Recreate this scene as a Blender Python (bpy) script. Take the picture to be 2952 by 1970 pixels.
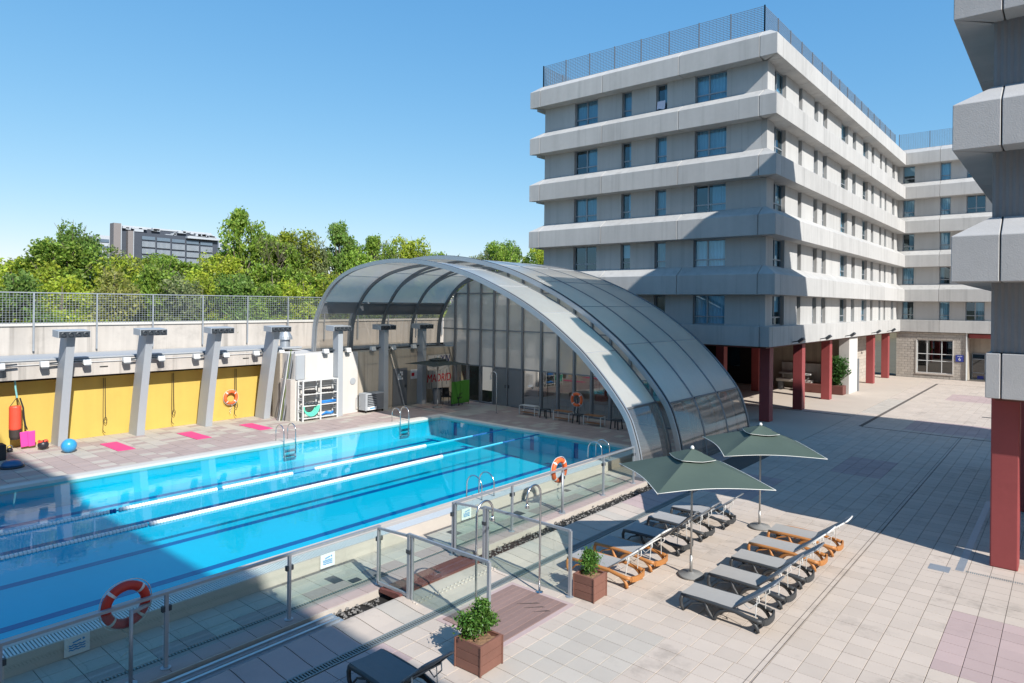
import bpy, math, random
from mathutils import Vector, Matrix, Quaternion
random.seed(7)
PI = math.pi
S = bpy.context.scene
C = S.collection
for o in list(bpy.data.objects):
    bpy.data.objects.remove(o)

# ------------------------------------------------------------------ camera
CAM_H = 5.4
YAW, ROLL, FPX = math.radians(40.0), math.radians(0.63), 1923.0
fw = Vector((-math.sin(YAW), math.cos(YAW), 0))
r0 = Vector((math.cos(YAW), math.sin(YAW), 0)); u0 = Vector((0, 0, 1))
rt = r0 * math.cos(ROLL) + u0 * math.sin(ROLL)
up = -r0 * math.sin(ROLL) + u0 * math.cos(ROLL)
cd = bpy.data.cameras.new('Camera'); cam = bpy.data.objects.new('Camera', cd); C.objects.link(cam)
M = Matrix((rt, up, -fw)).transposed().to_4x4(); M.translation = (0, 0, CAM_H)
cam.matrix_world = M
cd.sensor_width = 36.0; cd.lens = FPX * 36.0 / 2952.0
cd.shift_y = -(985.0 - 877.0) / 2952.0
cd.clip_start = 0.1; cd.clip_end = 6000
S.camera = cam

def in_view(x, y, z, m=60):
    d = Vector((x, y, z - CAM_H)); k = d.dot(fw)
    if k < 0.5: return False
    u = 1476 + FPX * d.dot(rt) / k; v = 877 - FPX * d.dot(up) / k
    return -m < u < 2952 + m and -m < v < 1970 + m

# ------------------------------------------------------------------ sky, sun, exposure
SUN_AZ, SUN_EL = math.radians(17.5), math.radians(38.0)
sdir = Vector((math.cos(SUN_EL) * math.cos(SUN_AZ), -math.cos(SUN_EL) * math.sin(SUN_AZ), math.sin(SUN_EL)))
W = bpy.data.worlds.new('World'); S.world = W; W.use_nodes = True
wn = W.node_tree.nodes; wl = W.node_tree.links
wn.clear()
sky = wn.new('ShaderNodeTexSky'); sky.sky_type = 'NISHITA'; sky.sun_disc = False
sky.sun_elevation = SUN_EL; sky.sun_rotation = math.atan2(sdir.x, sdir.y)
sky.altitude = 600; sky.air_density = 1.0; sky.dust_density = 0.5; sky.ozone_density = 4.0
bg = wn.new('ShaderNodeBackground'); bg.inputs[1].default_value = 0.135
wo = wn.new('ShaderNodeOutputWorld')
sp = wn.new('ShaderNodeSeparateColor'); cb = wn.new('ShaderNodeCombineColor'); wl.new(sky.outputs[0], sp.inputs[0])
for i_, (p_, k_) in enumerate(((1.02, .70), (.62, 1.40), (.36, 2.52))):   # camera-like response to the sky's radiance, the same in every direction
    a_ = wn.new('ShaderNodeMath'); a_.operation = 'POWER'; wl.new(sp.outputs[i_], a_.inputs[0]); a_.inputs[1].default_value = p_
    b_ = wn.new('ShaderNodeMath'); b_.operation = 'MULTIPLY'; wl.new(a_.outputs[0], b_.inputs[0]); b_.inputs[1].default_value = k_
    wl.new(b_.outputs[0], cb.inputs[i_])
wl.new(cb.outputs[0], bg.inputs[0]); wl.new(bg.outputs[0], wo.inputs[0])
sl = bpy.data.lights.new('Sun', 'SUN'); sl.energy = 4.6; sl.angle = math.radians(0.5); sl.color = (1.0, 0.96, 0.905)
so = bpy.data.objects.new('Sun', sl); C.objects.link(so)
so.rotation_euler = sdir.to_track_quat('Z', 'Y').to_euler(); so.location = sdir * 80
S.view_settings.view_transform = 'Standard'; S.view_settings.look = 'None'
S.view_settings.exposure = 0.50; S.view_settings.gamma = 1.0; S.view_settings.use_curve_mapping = False
try:
    S.cycles.transparent_max_bounces = 24; S.cycles.max_bounces = 10
    S.cycles.caustics_reflective = False; S.cycles.caustics_refractive = False
    S.cycles.sample_clamp_indirect = 6
except Exception: pass

# ------------------------------------------------------------------ materials
MATS = {}
def nodes(name):
    m = bpy.data.materials.new(name); m.use_nodes = True
    n = m.node_tree.nodes; n.clear(); MATS[name] = m
    return m, n, m.node_tree.links

def val_noise(n, l, scale, detail=5, stretch=None, rough=.55):
    g = n.new('ShaderNodeNewGeometry'); t = n.new('ShaderNodeTexNoise')
    t.inputs['Scale'].default_value = scale; t.inputs['Detail'].default_value = detail; t.inputs['Roughness'].default_value = rough
    if stretch:
        mp = n.new('ShaderNodeMapping'); mp.inputs['Scale'].default_value = stretch
        l.new(g.outputs['Position'], mp.inputs[0]); l.new(mp.outputs[0], t.inputs['Vector'])
    else: l.new(g.outputs['Position'], t.inputs['Vector'])
    return t.outputs['Fac']

def madd(n, l, a, mul, add):
    m = n.new('ShaderNodeMath'); m.operation = 'MULTIPLY_ADD'
    l.new(a, m.inputs[0]); m.inputs[1].default_value = mul; m.inputs[2].default_value = add
    return m.outputs[0]
def mth(n, l, op, a, b):
    m = n.new('ShaderNodeMath'); m.operation = op
    l.new(a, m.inputs[0])
    if isinstance(b, (int, float)): m.inputs[1].default_value = b
    else: l.new(b, m.inputs[1])
    return m.outputs[0]

def colour_var(n, l, col, var, scale, objvar=0, streak=0, island=0, huev=0, spots=0):
    v = madd(n, l, val_noise(n, l, scale), 2.6 * var, 1 - 1.3 * var)
    if var > 0:
        v = mth(n, l, 'ADD', v, madd(n, l, val_noise(n, l, scale * 9, 4), var * .9, -var * .45))
    if streak:
        v = mth(n, l, 'ADD', v, madd(n, l, val_noise(n, l, 1, 6, (2.2, 2.2, .16)), 2.4 * streak, -1.2 * streak))
    if streak > .1:
        s = val_noise(n, l, 1, 5, (3.3, 3.3, .10), .6); r = n.new('ShaderNodeMapRange'); l.new(s, r.inputs[0])
        r.inputs[1].default_value = .54; r.inputs[2].default_value = .72; r.inputs[3].default_value = 0; r.inputs[4].default_value = -1.5 * streak
        v = mth(n, l, 'ADD', v, r.outputs[0])
    if spots:
        s = val_noise(n, l, .9, 7, None, .7); r = n.new('ShaderNodeMapRange'); l.new(s, r.inputs[0])
        r.inputs[1].default_value = .56; r.inputs[2].default_value = .68; r.inputs[3].default_value = 0; r.inputs[4].default_value = -spots
        v = mth(n, l, 'ADD', v, r.outputs[0])
    hs = n.new('ShaderNodeHueSaturation'); hs.inputs['Color'].default_value = (*col, 1)
    if objvar:
        oi = n.new('ShaderNodeObjectInfo'); v = mth(n, l, 'ADD', v, madd(n, l, oi.outputs['Random'], 2 * objvar, -objvar))
    if island:
        g = n.new('ShaderNodeNewGeometry'); v = mth(n, l, 'ADD', v, madd(n, l, g.outputs['Random Per Island'], 2 * island, -island))
        if huev:
            w = mth(n, l, 'MULTIPLY', g.outputs['Random Per Island'], 7.31); w = mth(n, l, 'FRACT', w, 0)
            l.new(madd(n, l, w, 2 * huev, .5 - huev), hs.inputs['Hue'])
    l.new(v, hs.inputs['Value'])
    return hs.outputs[0]

def mat(name, col, rough=.7, metal=0, var=.06, scale=1.2, bump=0, bscale=60, objvar=0, streak=0, island=0, spec=.5, spots=0, coat=0):
    m, n, l = nodes(name)
    p = n.new('ShaderNodeBsdfPrincipled'); o = n.new('ShaderNodeOutputMaterial'); l.new(p.outputs[0], o.inputs[0])
    l.new(colour_var(n, l, col, var, scale, objvar, streak, island, 0, spots), p.inputs['Base Color'])
    p.inputs['Metallic'].default_value = metal; p.inputs['Specular IOR Level'].default_value = spec
    l.new(madd(n, l, val_noise(n, l, scale * 4, 4), .24, rough - .12), p.inputs['Roughness'])
    if coat: p.inputs['Coat Weight'].default_value = coat
    if bump:
        b = n.new('ShaderNodeBump'); b.inputs['Strength'].default_value = bump; b.inputs['Distance'].default_value = .02
        l.new(val_noise(n, l, bscale, 6), b.inputs['Height']); l.new(b.outputs[0], p.inputs['Normal'])
    return m

def schlick(n, l, f0, k=1.0, normal=None, p=5.0):
    w = n.new('ShaderNodeLayerWeight'); w.inputs[0].default_value = .5
    if normal is not None: l.new(normal, w.inputs['Normal'])
    return madd(n, l, mth(n, l, 'POWER', w.outputs['Facing'], p), k * (1 - f0), f0)

def glass(name, tint, base=.04, ior=1.45, rough=0.0, gloss=(1, 1, 1)):
    m, n, l = nodes(name)
    t = n.new('ShaderNodeBsdfTransparent'); t.inputs[0].default_value = (*tint, 1)
    g = n.new('ShaderNodeBsdfGlossy'); g.inputs['Roughness'].default_value = rough; g.inputs[0].default_value = (*gloss, 1)
    x = n.new('ShaderNodeMixShader'); o = n.new('ShaderNodeOutputMaterial')
    b = n.new('ShaderNodeBump'); b.inputs['Strength'].default_value = .012
    l.new(val_noise(n, l, 1.5, 2), b.inputs['Height']); l.new(b.outputs[0], g.inputs['Normal'])
    l.new(schlick(n, l, .04 + base), x.inputs[0]); l.new(t.outputs[0], x.inputs[1]); l.new(g.outputs[0], x.inputs[2]); l.new(x.outputs[0], o.inputs[0])
    return m

def poly(name, col, transp, transl, rough=.25):
    # twin-wall polycarbonate: part clear, part translucent, glossy skin
    m, n, l = nodes(name)
    c = colour_var(n, l, col, .1, .6, .06)
    d = n.new('ShaderNodeBsdfDiffuse'); tl = n.new('ShaderNodeBsdfTranslucent'); tp = n.new('ShaderNodeBsdfTransparent'); gl = n.new('ShaderNodeBsdfGlossy')
    tp.inputs[0].default_value = (.93, .87, .78, 1); gl.inputs['Roughness'].default_value = rough
    l.new(c, d.inputs[0]); l.new(c, tl.inputs[0])
    a = n.new('ShaderNodeMixShader'); a.inputs[0].default_value = transl; l.new(d.outputs[0], a.inputs[1]); l.new(tl.outputs[0], a.inputs[2])
    b = n.new('ShaderNodeMixShader'); b.inputs[0].default_value = transp; l.new(a.outputs[0], b.inputs[1]); l.new(tp.outputs[0], b.inputs[2])
    x = n.new('ShaderNodeMixShader'); l.new(schlick(n, l, .15), x.inputs[0]); l.new(b.outputs[0], x.inputs[1]); l.new(gl.outputs[0], x.inputs[2])
    o = n.new('ShaderNodeOutputMaterial'); l.new(x.outputs[0], o.inputs[0])
    return m

def leaf(name, col, col2=None, transl=.45, huev=.02, island=.35, rough=.5):
    m, n, l = nodes(name)
    c = colour_var(n, l, col, .22, .55, .2, 0, island, huev)
    p = n.new('ShaderNodeBsdfPrincipled'); p.inputs['Roughness'].default_value = rough; p.inputs['Specular IOR Level'].default_value = .35
    t = n.new('ShaderNodeBsdfTranslucent'); x = n.new('ShaderNodeMixShader'); x.inputs[0].default_value = transl
    o = n.new('ShaderNodeOutputMaterial'); l.new(c, p.inputs['Base Color']); l.new(c, t.inputs[0])
    l.new(p.outputs[0], x.inputs[1]); l.new(t.outputs[0], x.inputs[2]); l.new(x.outputs[0], o.inputs[0])
    return m

mat('tile_cream', (.515, .44, .375), .75, var=.07, scale=.7, bump=.12, bscale=45, objvar=.055, spots=.24)
mat('tile_cream_field', (.515, .44, .375), .75, var=.07, scale=.7, bump=.12, bscale=45, island=.055, spots=.24)
mat('tile_pink', (.44, .335, .32), .75, var=.07, scale=.7, bump=.12, bscale=45, objvar=.06, spots=.08)
mat('tile_pink_field', (.44, .335, .32), .75, var=.07, scale=.7, bump=.12, bscale=45, island=.06, spots=.08)
mat('tile_grey', (.475, .43, .375), .72, var=.08, scale=.9, bump=.12, bscale=45, objvar=.06, spots=.15)
mat('tile_grey_field', (.475, .43, .375), .72, var=.08, scale=.9, bump=.12, bscale=45, island=.06, spots=.15)
mat('grout', (.11, .093, .08), .9, var=.1)
mat('slab_far', (.5, .43, .36), .8, var=.08, scale=.5, bump=.1)
mat('deck_pale', (.47, .425, .37), .75, var=.09, scale=.9, bump=.12, objvar=.06, spots=.12)
mat('deck_pale_field', (.47, .425, .37), .75, var=.09, scale=.9, bump=.12, island=.06, spots=.12)
mat('deck_pink', (.40, .315, .29), .75, var=.09, scale=.9, bump=.12, objvar=.07, spots=.12)
mat('deck_pink_field', (.40, .315, .29), .75, var=.09, scale=.9, bump=.12, island=.07, spots=.12)
mat('earth', (.10, .085, .05), .95, var=.2, scale=.4, bump=.4)
mat('concrete', (.445, .437, .42), .85, var=.10, scale=.55, bump=.12, bscale=35, objvar=.05, streak=.13, spots=.05)
mat('concrete_wall', (.45, .445, .43), .85, var=.08, scale=.5, bump=.1, bscale=40, objvar=.05, streak=.12)
mat('concrete_near', (.42, .415, .41), .9, var=.12, scale=1.2, bump=.30, bscale=40, objvar=.02, streak=.05)
mat('concrete_ribbed', (.25, .25, .255), .9, var=.1, scale=1.5, bump=.4, bscale=30, streak=.05)
mat('concrete_rough', (.42, .37, .30), .9, var=.18, scale=.8, bump=.3, bscale=18, streak=.22)
mat('plaster_white', (.56, .54, .51), .85, var=.07, scale=.5, bump=.06, streak=.10)
mat('wall_aged', (.46, .425, .385), .9, var=.12, scale=.6, bump=.1, streak=.26, spots=.14)
mat('yellow', (.56, .405, .09), .75, var=.07, scale=.8, bump=.10, streak=.09, spots=.05)
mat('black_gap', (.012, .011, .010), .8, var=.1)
mat('steel_paint', (.36, .385, .41), .5, var=.04, scale=1, metal=.0)
mat('steel_grey', (.20, .215, .235), .45, var=.05, metal=.3)
mat('steel_dark', (.05, .058, .068), .45, var=.06, metal=.2)
mat('arch_alu', (.42, .45, .48), .35, metal=.65, var=.05)
mat('arch_rib', (.17, .19, .21), .42, metal=.35, var=.06)
mat('rubber', (.014, .014, .015), .6, var=.1)
mat('chrome', (.62, .63, .64), .22, metal=1, var=.03)
mat('galv', (.40, .43, .46), .5, metal=.6, var=.08, scale=4)
mat('alu_frame', (.30, .325, .35), .45, metal=.4, var=.04)
mat('alu_white', (.60, .61, .60), .5, var=.04)
mat('red_paint', (.28, .056, .056), .6, var=.12, scale=1.2, bump=.06, streak=.11, spots=.08)
mat('brown_red', (.145, .05, .04), .7, var=.15, scale=3, bump=.15)
mat('brick', (.42, .38, .33), .9, var=.12, scale=1.5, bump=.3, bscale=25, objvar=.09)
mat('brick_field', (.42, .38, .33), .9, var=.12, scale=1.5, bump=.3, bscale=25, island=.09)
mat('mortar', (.34, .31, .28), .95, var=.08)
mat('timber', (.185, .085, .062), .65, var=.16, scale=3.5, bump=.25, bscale=22, objvar=.1)
mat('deck_board', (.25, .165, .145), .75, var=.12, scale=2.5, bump=.2, bscale=25, objvar=.1)
mat('soil', (.22, .13, .075), .95, var=.3, scale=14, bump=.8, bscale=30)
mat('sling', (.35, .34, .325), .7, var=.05, scale=6, bump=.06, bscale=200)
mat('sling_dark', (.16, .165, .17), .65, var=.05, scale=6, bump=.06, bscale=200)
mat('resin_dark', (.042, .045, .048), .5, var=.08, scale=3)
mat('resin_orange', (.42, .175, .05), .5, var=.08, scale=3)
mat('strut_white', (.62, .62, .60), .5, var=.05)
mat('canopy', (.058, .088, .073), .8, var=.06, scale=2, bump=.05, bscale=120)
mat('canopy_trim', (.72, .73, .70), .7, var=.05)
mat('canopy_dark', (.035, .045, .042), .85, var=.06)
mat('pole', (.42, .41, .39), .4, metal=.6, var=.04)
mat('base_stone', (.21, .21, .205), .75, var=.1, scale=5, bump=.2)
mat('orange', (.80, .14, .035), .5, var=.06, scale=4)
mat('red_ring', (.55, .035, .02), .5, var=.06, scale=4)
mat('reflector', (.66, .66, .66), .45, var=.05)
mat('rope', (.62, .64, .63), .8, var=.1)
mat('float_white', (.78, .80, .80), .45, var=.05, island=.05)
mat('float_cyan', (.08, .50, .68), .45, var=.05)
mat('float_blue', (.02, .13, .38), .5, var=.05)
mat('pool_tile', (.07, .60, .70), .5, var=.09, scale=.45)
mat('lane_blue', (.012, .10, .30), .5, var=.05)
mat('coping', (.50, .45, .40), .8, var=.08, scale=1.2, bump=.1, spots=.1)
mat('coping_white', (.56, .54, .50), .75, var=.06, scale=1.2, bump=.05)
mat('grate_plastic', (.66, .70, .72), .5, var=.04)
mat('grate_steel', (.26, .29, .29), .55, metal=.4, var=.1, scale=5)
mat('sign_white', (.76, .78, .79), .5, var=.03)
mat('sign_blue', (.03, .28, .62), .5, var=.03)
mat('sign_navy', (.03, .045, .26), .5, var=.04)
mat('paint_red', (.60, .02, .035), .7, var=.1)
mat('paint_navy', (.015, .02, .13), .7, var=.1)
mat('bag_red', (.80, .085, .045), .45, var=.06)
mat('bag_dark', (.045, .035, .03), .6, var=.06)
mat('pink_mat', (.74, .06, .22), .7, var=.05)
mat('pink_board', (.78, .05, .30), .6, var=.05)
mat('ball_blue', (.035, .30, .58), .32, var=.04, coat=.3)
mat('dome_blue', (.015, .10, .24), .35, var=.05, coat=.2)
mat('ball_black', (.025, .024, .03), .4, var=.05)
mat('foam_black', (.03, .031, .035), .85, var=.1)
mat('cyan_rope', (.22, .52, .52), .75, var=.1, scale=12)
mat('noodle_green', (.12, .62, .45), .6, var=.06)
mat('noodle_blue', (.02, .22, .62), .6, var=.08)
mat('black_cloth', (.02, .02, .022), .9, var=.1)
mat('green_plastic', (.05, .19, .025), .55, var=.05)
mat('bench_wood', (.34, .15, .06), .6, var=.12, scale=4)
mat('white_steel', (.58, .58, .56), .45, var=.05)
mat('curtain', (.62, .70, .74), .85, var=.1, scale=.7, objvar=.28)
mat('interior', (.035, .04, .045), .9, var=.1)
mat('towel', (.66, .66, .78), .9, var=.05)
mat('office_dark', (.055, .065, .085), .5, var=.06, scale=.1)
mat('office_brown', (.21, .19, .185), .7, var=.06, scale=.1)
mat('office_white', (.42, .45, .48), .6, var=.06, scale=.1)
mat('office_glass', (.16, .21, .26), .25, var=.12, scale=.3, metal=.3)
mat('bark', (.13, .105, .08), .9, var=.2, scale=4, bump=.5, bscale=15)
mat('pebble', (.17, .16, .15), .8, island=.3, var=.1)
mat('rail_steel', (.50, .55, .60), .35, metal=.7, var=.1)
leaf('leaf_a', (.27, .40, .06)); leaf('leaf_b', (.38, .45, .05)); leaf('leaf_c', (.18, .29, .06))
leaf('leaf_d', (.30, .31, .08)); leaf('leaf_e', (.24, .28, .12)); leaf('leaf_shrub', (.095, .21, .035), transl=.25, rough=.35)
leaf('leaf_dry', (.34, .22, .10)); leaf('leaf_ivy', (.06, .15, .035))
glass('rail_glass', (.90, .955, .93), .02)
glass('pane_glass', (.50, .76, .90), .10, gloss=(.72, .92, 1.0))
glass('wall_glass', (.62, .62, .60), .10)
glass('clear_glass', (.93, .95, .94), .03)
glass('dark_glass', (.10, .105, .10), .06)

poly('poly_panel', (.93, .86, .75), .14, .55, .3)
poly('smoke_panel', (.30, .29, .28), .52, .5, .06)
poly('poly_upper', (.86, .79, .70), .14, .5, .10)

def water_mat():
    m, n, l = nodes('water')
    b = n.new('ShaderNodeBump'); b.inputs['Strength'].default_value = .06; b.inputs['Distance'].default_value = .04
    a = mth(n, l, 'ADD', val_noise(n, l, 1.7, 2, (1, 1, 1)), mth(n, l, 'MULTIPLY', madd(n, l, val_noise(n, l, 11, 2), .34, 0), val_noise(n, l, .35, 2))); l.new(a, b.inputs['Height'])
    t = n.new('ShaderNodeBsdfTransparent'); t.inputs[0].default_value = (.06, .85, .95, 1)
    g = n.new('ShaderNodeBsdfGlossy'); g.inputs['Roughness'].default_value = .0
    x = n.new('ShaderNodeMixShader'); o = n.new('ShaderNodeOutputMaterial')
    l.new(b.outputs[0], g.inputs['Normal'])
    l.new(schlick(n, l, .02, .95, b.outputs[0], 5.0), x.inputs[0]); l.new(t.outputs[0], x.inputs[1]); l.new(g.outputs[0], x.inputs[2]); l.new(x.outputs[0], o.inputs[0])
water_mat()
for q in MATS.values():
    try: q.use_backface_culling = False
    except Exception: pass

# ------------------------------------------------------------------ mesh helpers
OFF = {}
class MB:
    def __init__(s): s.v = []; s.f = []; s.mi = []; s.cm = 0
    def add(s, vs, fs):
        k = len(s.v); s.v += [tuple(p) for p in vs]; s.f += [tuple(i + k for i in f) for f in fs]; s.mi += [s.cm] * len(fs); return s
    def box(s, x0, x1, y0, y1, z0, z1, bottom=True):
        vs = [(x0, y0, z0), (x1, y0, z0), (x1, y1, z0), (x0, y1, z0), (x0, y0, z1), (x1, y0, z1), (x1, y1, z1), (x0, y1, z1)]
        fs = [(4, 5, 6, 7), (0, 1, 5, 4), (1, 2, 6, 5), (2, 3, 7, 6), (3, 0, 4, 7)]
        if bottom: fs.append((3, 2, 1, 0))
        return s.add(vs, fs)
    def beam(s, a, b, w, h, upv=(0, 0, 1)):
        a = Vector(a); b = Vector(b); d = (b - a).normalized(); u = Vector(upv)
        sd = d.cross(u)
        if sd.length < 1e-4: sd = d.cross(Vector((1, 0, 0)))
        sd.normalize(); u = sd.cross(d).normalized()
        vs = []
        for p in (a, b):
            for i, j in ((-1, -1), (1, -1), (1, 1), (-1, 1)): vs.append(p + sd * (i * w / 2) + u * (j * h / 2))
        return s.add(vs, [(0, 1, 2, 3), (7, 6, 5, 4), (0, 4, 5, 1), (1, 5, 6, 2), (2, 6, 7, 3), (3, 7, 4, 0)])
    def tube(s, pts, r, n=8, closed=False, cap=True):
        pts = [Vector(p) for p in pts]; m = len(pts); rs = r if isinstance(r, (list, tuple)) else [r] * m
        vs = []; ref = None
        for i, p in enumerate(pts):
            a = pts[(i - 1) % m] if (i > 0 or closed) else p; b = pts[(i + 1) % m] if (i < m - 1 or closed) else p
            d = (b - a).normalized()
            if ref is None:
                ref = d.cross(Vector((0, 0, 1)))
                if ref.length < .05: ref = d.cross(Vector((0, 1, 0)))
            ref = (ref - d * ref.dot(d)).normalized(); bn = d.cross(ref)
            for k in range(n):
                t = 2 * PI * k / n; vs.append(p + (ref * math.cos(t) + bn * math.sin(t)) * rs[i])
        fs = []
        for i in range(m if closed else m - 1):
            for k in range(n):
                a = i * n + k; b = i * n + (k + 1) % n; c = ((i + 1) % m) * n + (k + 1) % n; d = ((i + 1) % m) * n + k
                fs.append((a, b, c, d))
        if cap and not closed: fs.append(tuple(range(n))[::-1]); fs.append(tuple(range((m - 1) * n, m * n)))
        return s.add(vs, fs)
    def lathe(s, prof, c=(0, 0, 0), n=20, axis='z'):
        vs = []
        for r, z in prof:
            for k in range(n):
                t = 2 * PI * k / n; x, y = r * math.cos(t), r * math.sin(t)
                p = (x, y, z) if axis == 'z' else ((z, x, y) if axis == 'x' else (x, z, y))
                vs.append((p[0] + c[0], p[1] + c[1], p[2] + c[2]))
        fs = []
        for i in range(len(prof) - 1):
            for k in range(n):
                a = i * n + k; b = i * n + (k + 1) % n; fs.append((a, b, b + n, a + n))
        fs.append(tuple(range(n))[::-1]); fs.append(tuple(range((len(prof) - 1) * n, len(prof) * n)))
        return s.add(vs, fs)
    def quad(s, a, b, c, d): return s.add([a, b, c, d], [(0, 1, 2, 3)])
    def prism(s, poly, ax, lo, hi):
        # poly 2-D outline extruded along axis ax (0,1,2) from lo to hi
        n = len(poly); vs = []
        for h in (lo, hi):
            for p in poly:
                q = [0, 0, 0]; q[ax] = h; o = [i for i in range(3) if i != ax]; q[o[0]] = p[0]; q[o[1]] = p[1]; vs.append(tuple(q))
        fs = [tuple(range(n))[::-1], tuple(range(n, 2 * n))] + [(i, (i + 1) % n, n + (i + 1) % n, n + i) for i in range(n)]
        return s.add(vs, fs)
    def mesh(s, name, m=None, smooth=False, off=(0, 0, 0)):
        me = bpy.data.meshes.new(name)
        if off[0] or off[1] or off[2]: vs = [(x - off[0], y - off[1], z - off[2]) for x, y, z in s.v]
        else: vs = s.v
        me.from_pydata(vs, [], s.f)
        for q in (m if isinstance(m, (list, tuple)) else [m]): me.materials.append(MATS[q])
        if any(s.mi): me.polygons.foreach_set('material_index', s.mi)
        if smooth: me.polygons.foreach_set('use_smooth', [True] * len(me.polygons))
        me.validate(); me.update(); return me
    def build(s, name, m, parent=None, smooth=False, bevel=0, local=False):
        off = (0, 0, 0) if (local or parent is None) else OFF.get(parent.name, (0, 0, 0))
        return link(name, s.mesh(name, m, smooth, off), parent, bevel)

def link(name, me, parent=None, bevel=0, loc=None, rz=None):
    o = bpy.data.objects.new(name, me); C.objects.link(o)
    if parent is not None: o.parent = parent; OFF[o.name] = OFF.get(parent.name, (0, 0, 0))
    if loc is not None: o.location = loc
    if rz is not None: o.rotation_euler = (0, 0, rz)
    if bevel:
        b = o.modifiers.new('Bevel', 'BEVEL'); b.width = bevel; b.segments = 2; b.limit_method = 'ANGLE'; b.angle_limit = .6
    return o

def tag(o, label=None, cat=None, group=None, kind=None):
    if label: o['label'] = label
    if cat: o['category'] = cat
    if group: o['group'] = group
    if kind: o['kind'] = kind
    return o
def thing(name, label, cat, loc=(0, 0, 0), group=None, rz=0):
    o = bpy.data.objects.new(name, None); C.objects.link(o); o.empty_display_size = .2
    o.location = loc; o.rotation_euler = (0, 0, rz); OFF[o.name] = tuple(loc)
    return tag(o, label, cat, group)
def struct(o): return tag(o, kind='structure')
def copy_tree(o, parent=None):
    c = o.copy(); C.objects.link(c)
    if parent is not None: c.parent = parent
    for ch in list(o.children): copy_tree(ch, c)
    return c
def bx(name, m, parent, x0, x1, y0, y1, z0, z1, bevel=0):
    return MB().box(x0, x1, y0, y1, z0, z1).build(name, m, parent, bevel=bevel)
def arc(cx, cy, r, a0, a1, n):
    return [(cx + r * math.cos(a0 + (a1 - a0) * i / n), cy + r * math.sin(a0 + (a1 - a0) * i / n)) for i in range(n + 1)]
def text_mesh(txt, size, m, extrude=.004, shear=0):
    cu = bpy.data.curves.new('lettering', 'FONT'); cu.body = txt; cu.size = size; cu.extrude = extrude; cu.align_x = 'CENTER'; cu.align_y = 'CENTER'; cu.shear = shear
    to = bpy.data.objects.new('lettering', cu); C.objects.link(to)
    dg = bpy.context.evaluated_depsgraph_get(); me = bpy.data.meshes.new_from_object(to.evaluated_get(dg))
    bpy.data.objects.remove(to); me.materials.clear(); me.materials.append(MATS[m]); return me

# ================================================================== THE SETTING
def sheet(name, m, rects, z):
    b = MB()
    for x0, x1, y0, y1 in rects: b.quad((x0, y0, z), (x1, y0, z), (x1, y1, z), (x0, y1, z))
    return struct(b.build(name, m))
sheet('ground', 'earth', [(-3000, 3000, -3000, 3000)], -1.7)
# raised ground beyond the white boundary wall
tb = MB()
tb.quad((-32.3, -400, 2.9), (-32.3, 900, 2.9), (-46, 900, 3.2), (-46, -400, 3.2))
tb.quad((-46, -400, 3.2), (-46, 900, 3.2), (-2500, 900, 2.0), (-2500, -400, 2.0))
tb.quad((-32.3, -400, -1.7), (-32.3, 900, -1.7), (-32.3, 900, 2.9), (-32.3, -400, 2.9))
struct(tb.build('terrain', 'earth'))

plaza = sheet('plaza', 'grout', [(-8.36, 32, -6, 62), (-24.5, -8.36, 27.2, 62), (-9.2, -8.36, 18.4, 27.2)], -.014)
deck = sheet('pool_deck', 'grout', [(-11.55, -9.95, -6, 18.4), (-31, -22.55, -6, 27.2), (-22.55, -9.2, 21.65, 27.2), (-11.55, -9.2, 18.4, 21.65)], -.014)

TILE = {}
def tile_mesh(dx, dy, m, th=.03, gap=.009):
    k = (round(dx, 4), round(dy, 4), m)
    if k not in TILE:
        a, b, e = dx / 2 - gap / 2, dy / 2 - gap / 2, .0025
        vs = [(-a, -b, -th), (a, -b, -th), (a, b, -th), (-a, b, -th), (-a, -b, -e), (a, -b, -e), (a, b, -e), (-a, b, -e),
              (-a + e, -b + e, 0), (a - e, -b + e, 0), (a - e, b - e, 0), (-a + e, b - e, 0)]
        fs = [(8, 9, 10, 11)] + [(i, (i + 1) % 4, 4 + (i + 1) % 4, 4 + i) for i in range(4)] + [(4 + i, 4 + (i + 1) % 4, 8 + (i + 1) % 4, 8 + i) for i in range(4)]
        TILE[k] = MB().add(vs, fs).mesh('tile', m)
    return TILE[k]
def tile_field(parent, rects, dx, dy, pick, budget, name='paving_tile', rest_name='paving_tiles', jit=.0015, gap=.009, mats=()):
    cells = []
    for x0, x1, y0, y1 in rects:
        nx = max(1, int(round((x1 - x0) / dx))); ny = max(1, int(round((y1 - y0) / dy))); ax = (x1 - x0) / nx; ay = (y1 - y0) / ny
        for i in range(nx):
            for j in range(ny):
                x = x0 + (i + .5) * ax; y = y0 + (j + .5) * ay
                cells.append((x, y, ax, ay, in_view(x, y, 0)))
    cells.sort(key=lambda c: (0 if c[4] else 1, c[0] ** 2 + c[1] ** 2))
    rest = MB(); names = list(mats)
    for n, (x, y, ax, ay, vis) in enumerate(cells):
        m = pick(x, y); z = random.uniform(-jit, jit)
        if n < budget:
            link(name, tile_mesh(dx, dy, m, gap=gap), parent, loc=(x, y, z)).scale = (ax / dx, ay / dy, 1)
        else:
            rest.cm = names.index(m); a = ax / 2 - gap / 2; b = ay / 2 - gap / 2
            rest.box(x - a, x + a, y - b, y + b, z - .03, z, bottom=False)
    if rest.f:
        o = rest.build(rest_name, [q + '_field' for q in names], parent); tag(o, kind='stuff')

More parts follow.
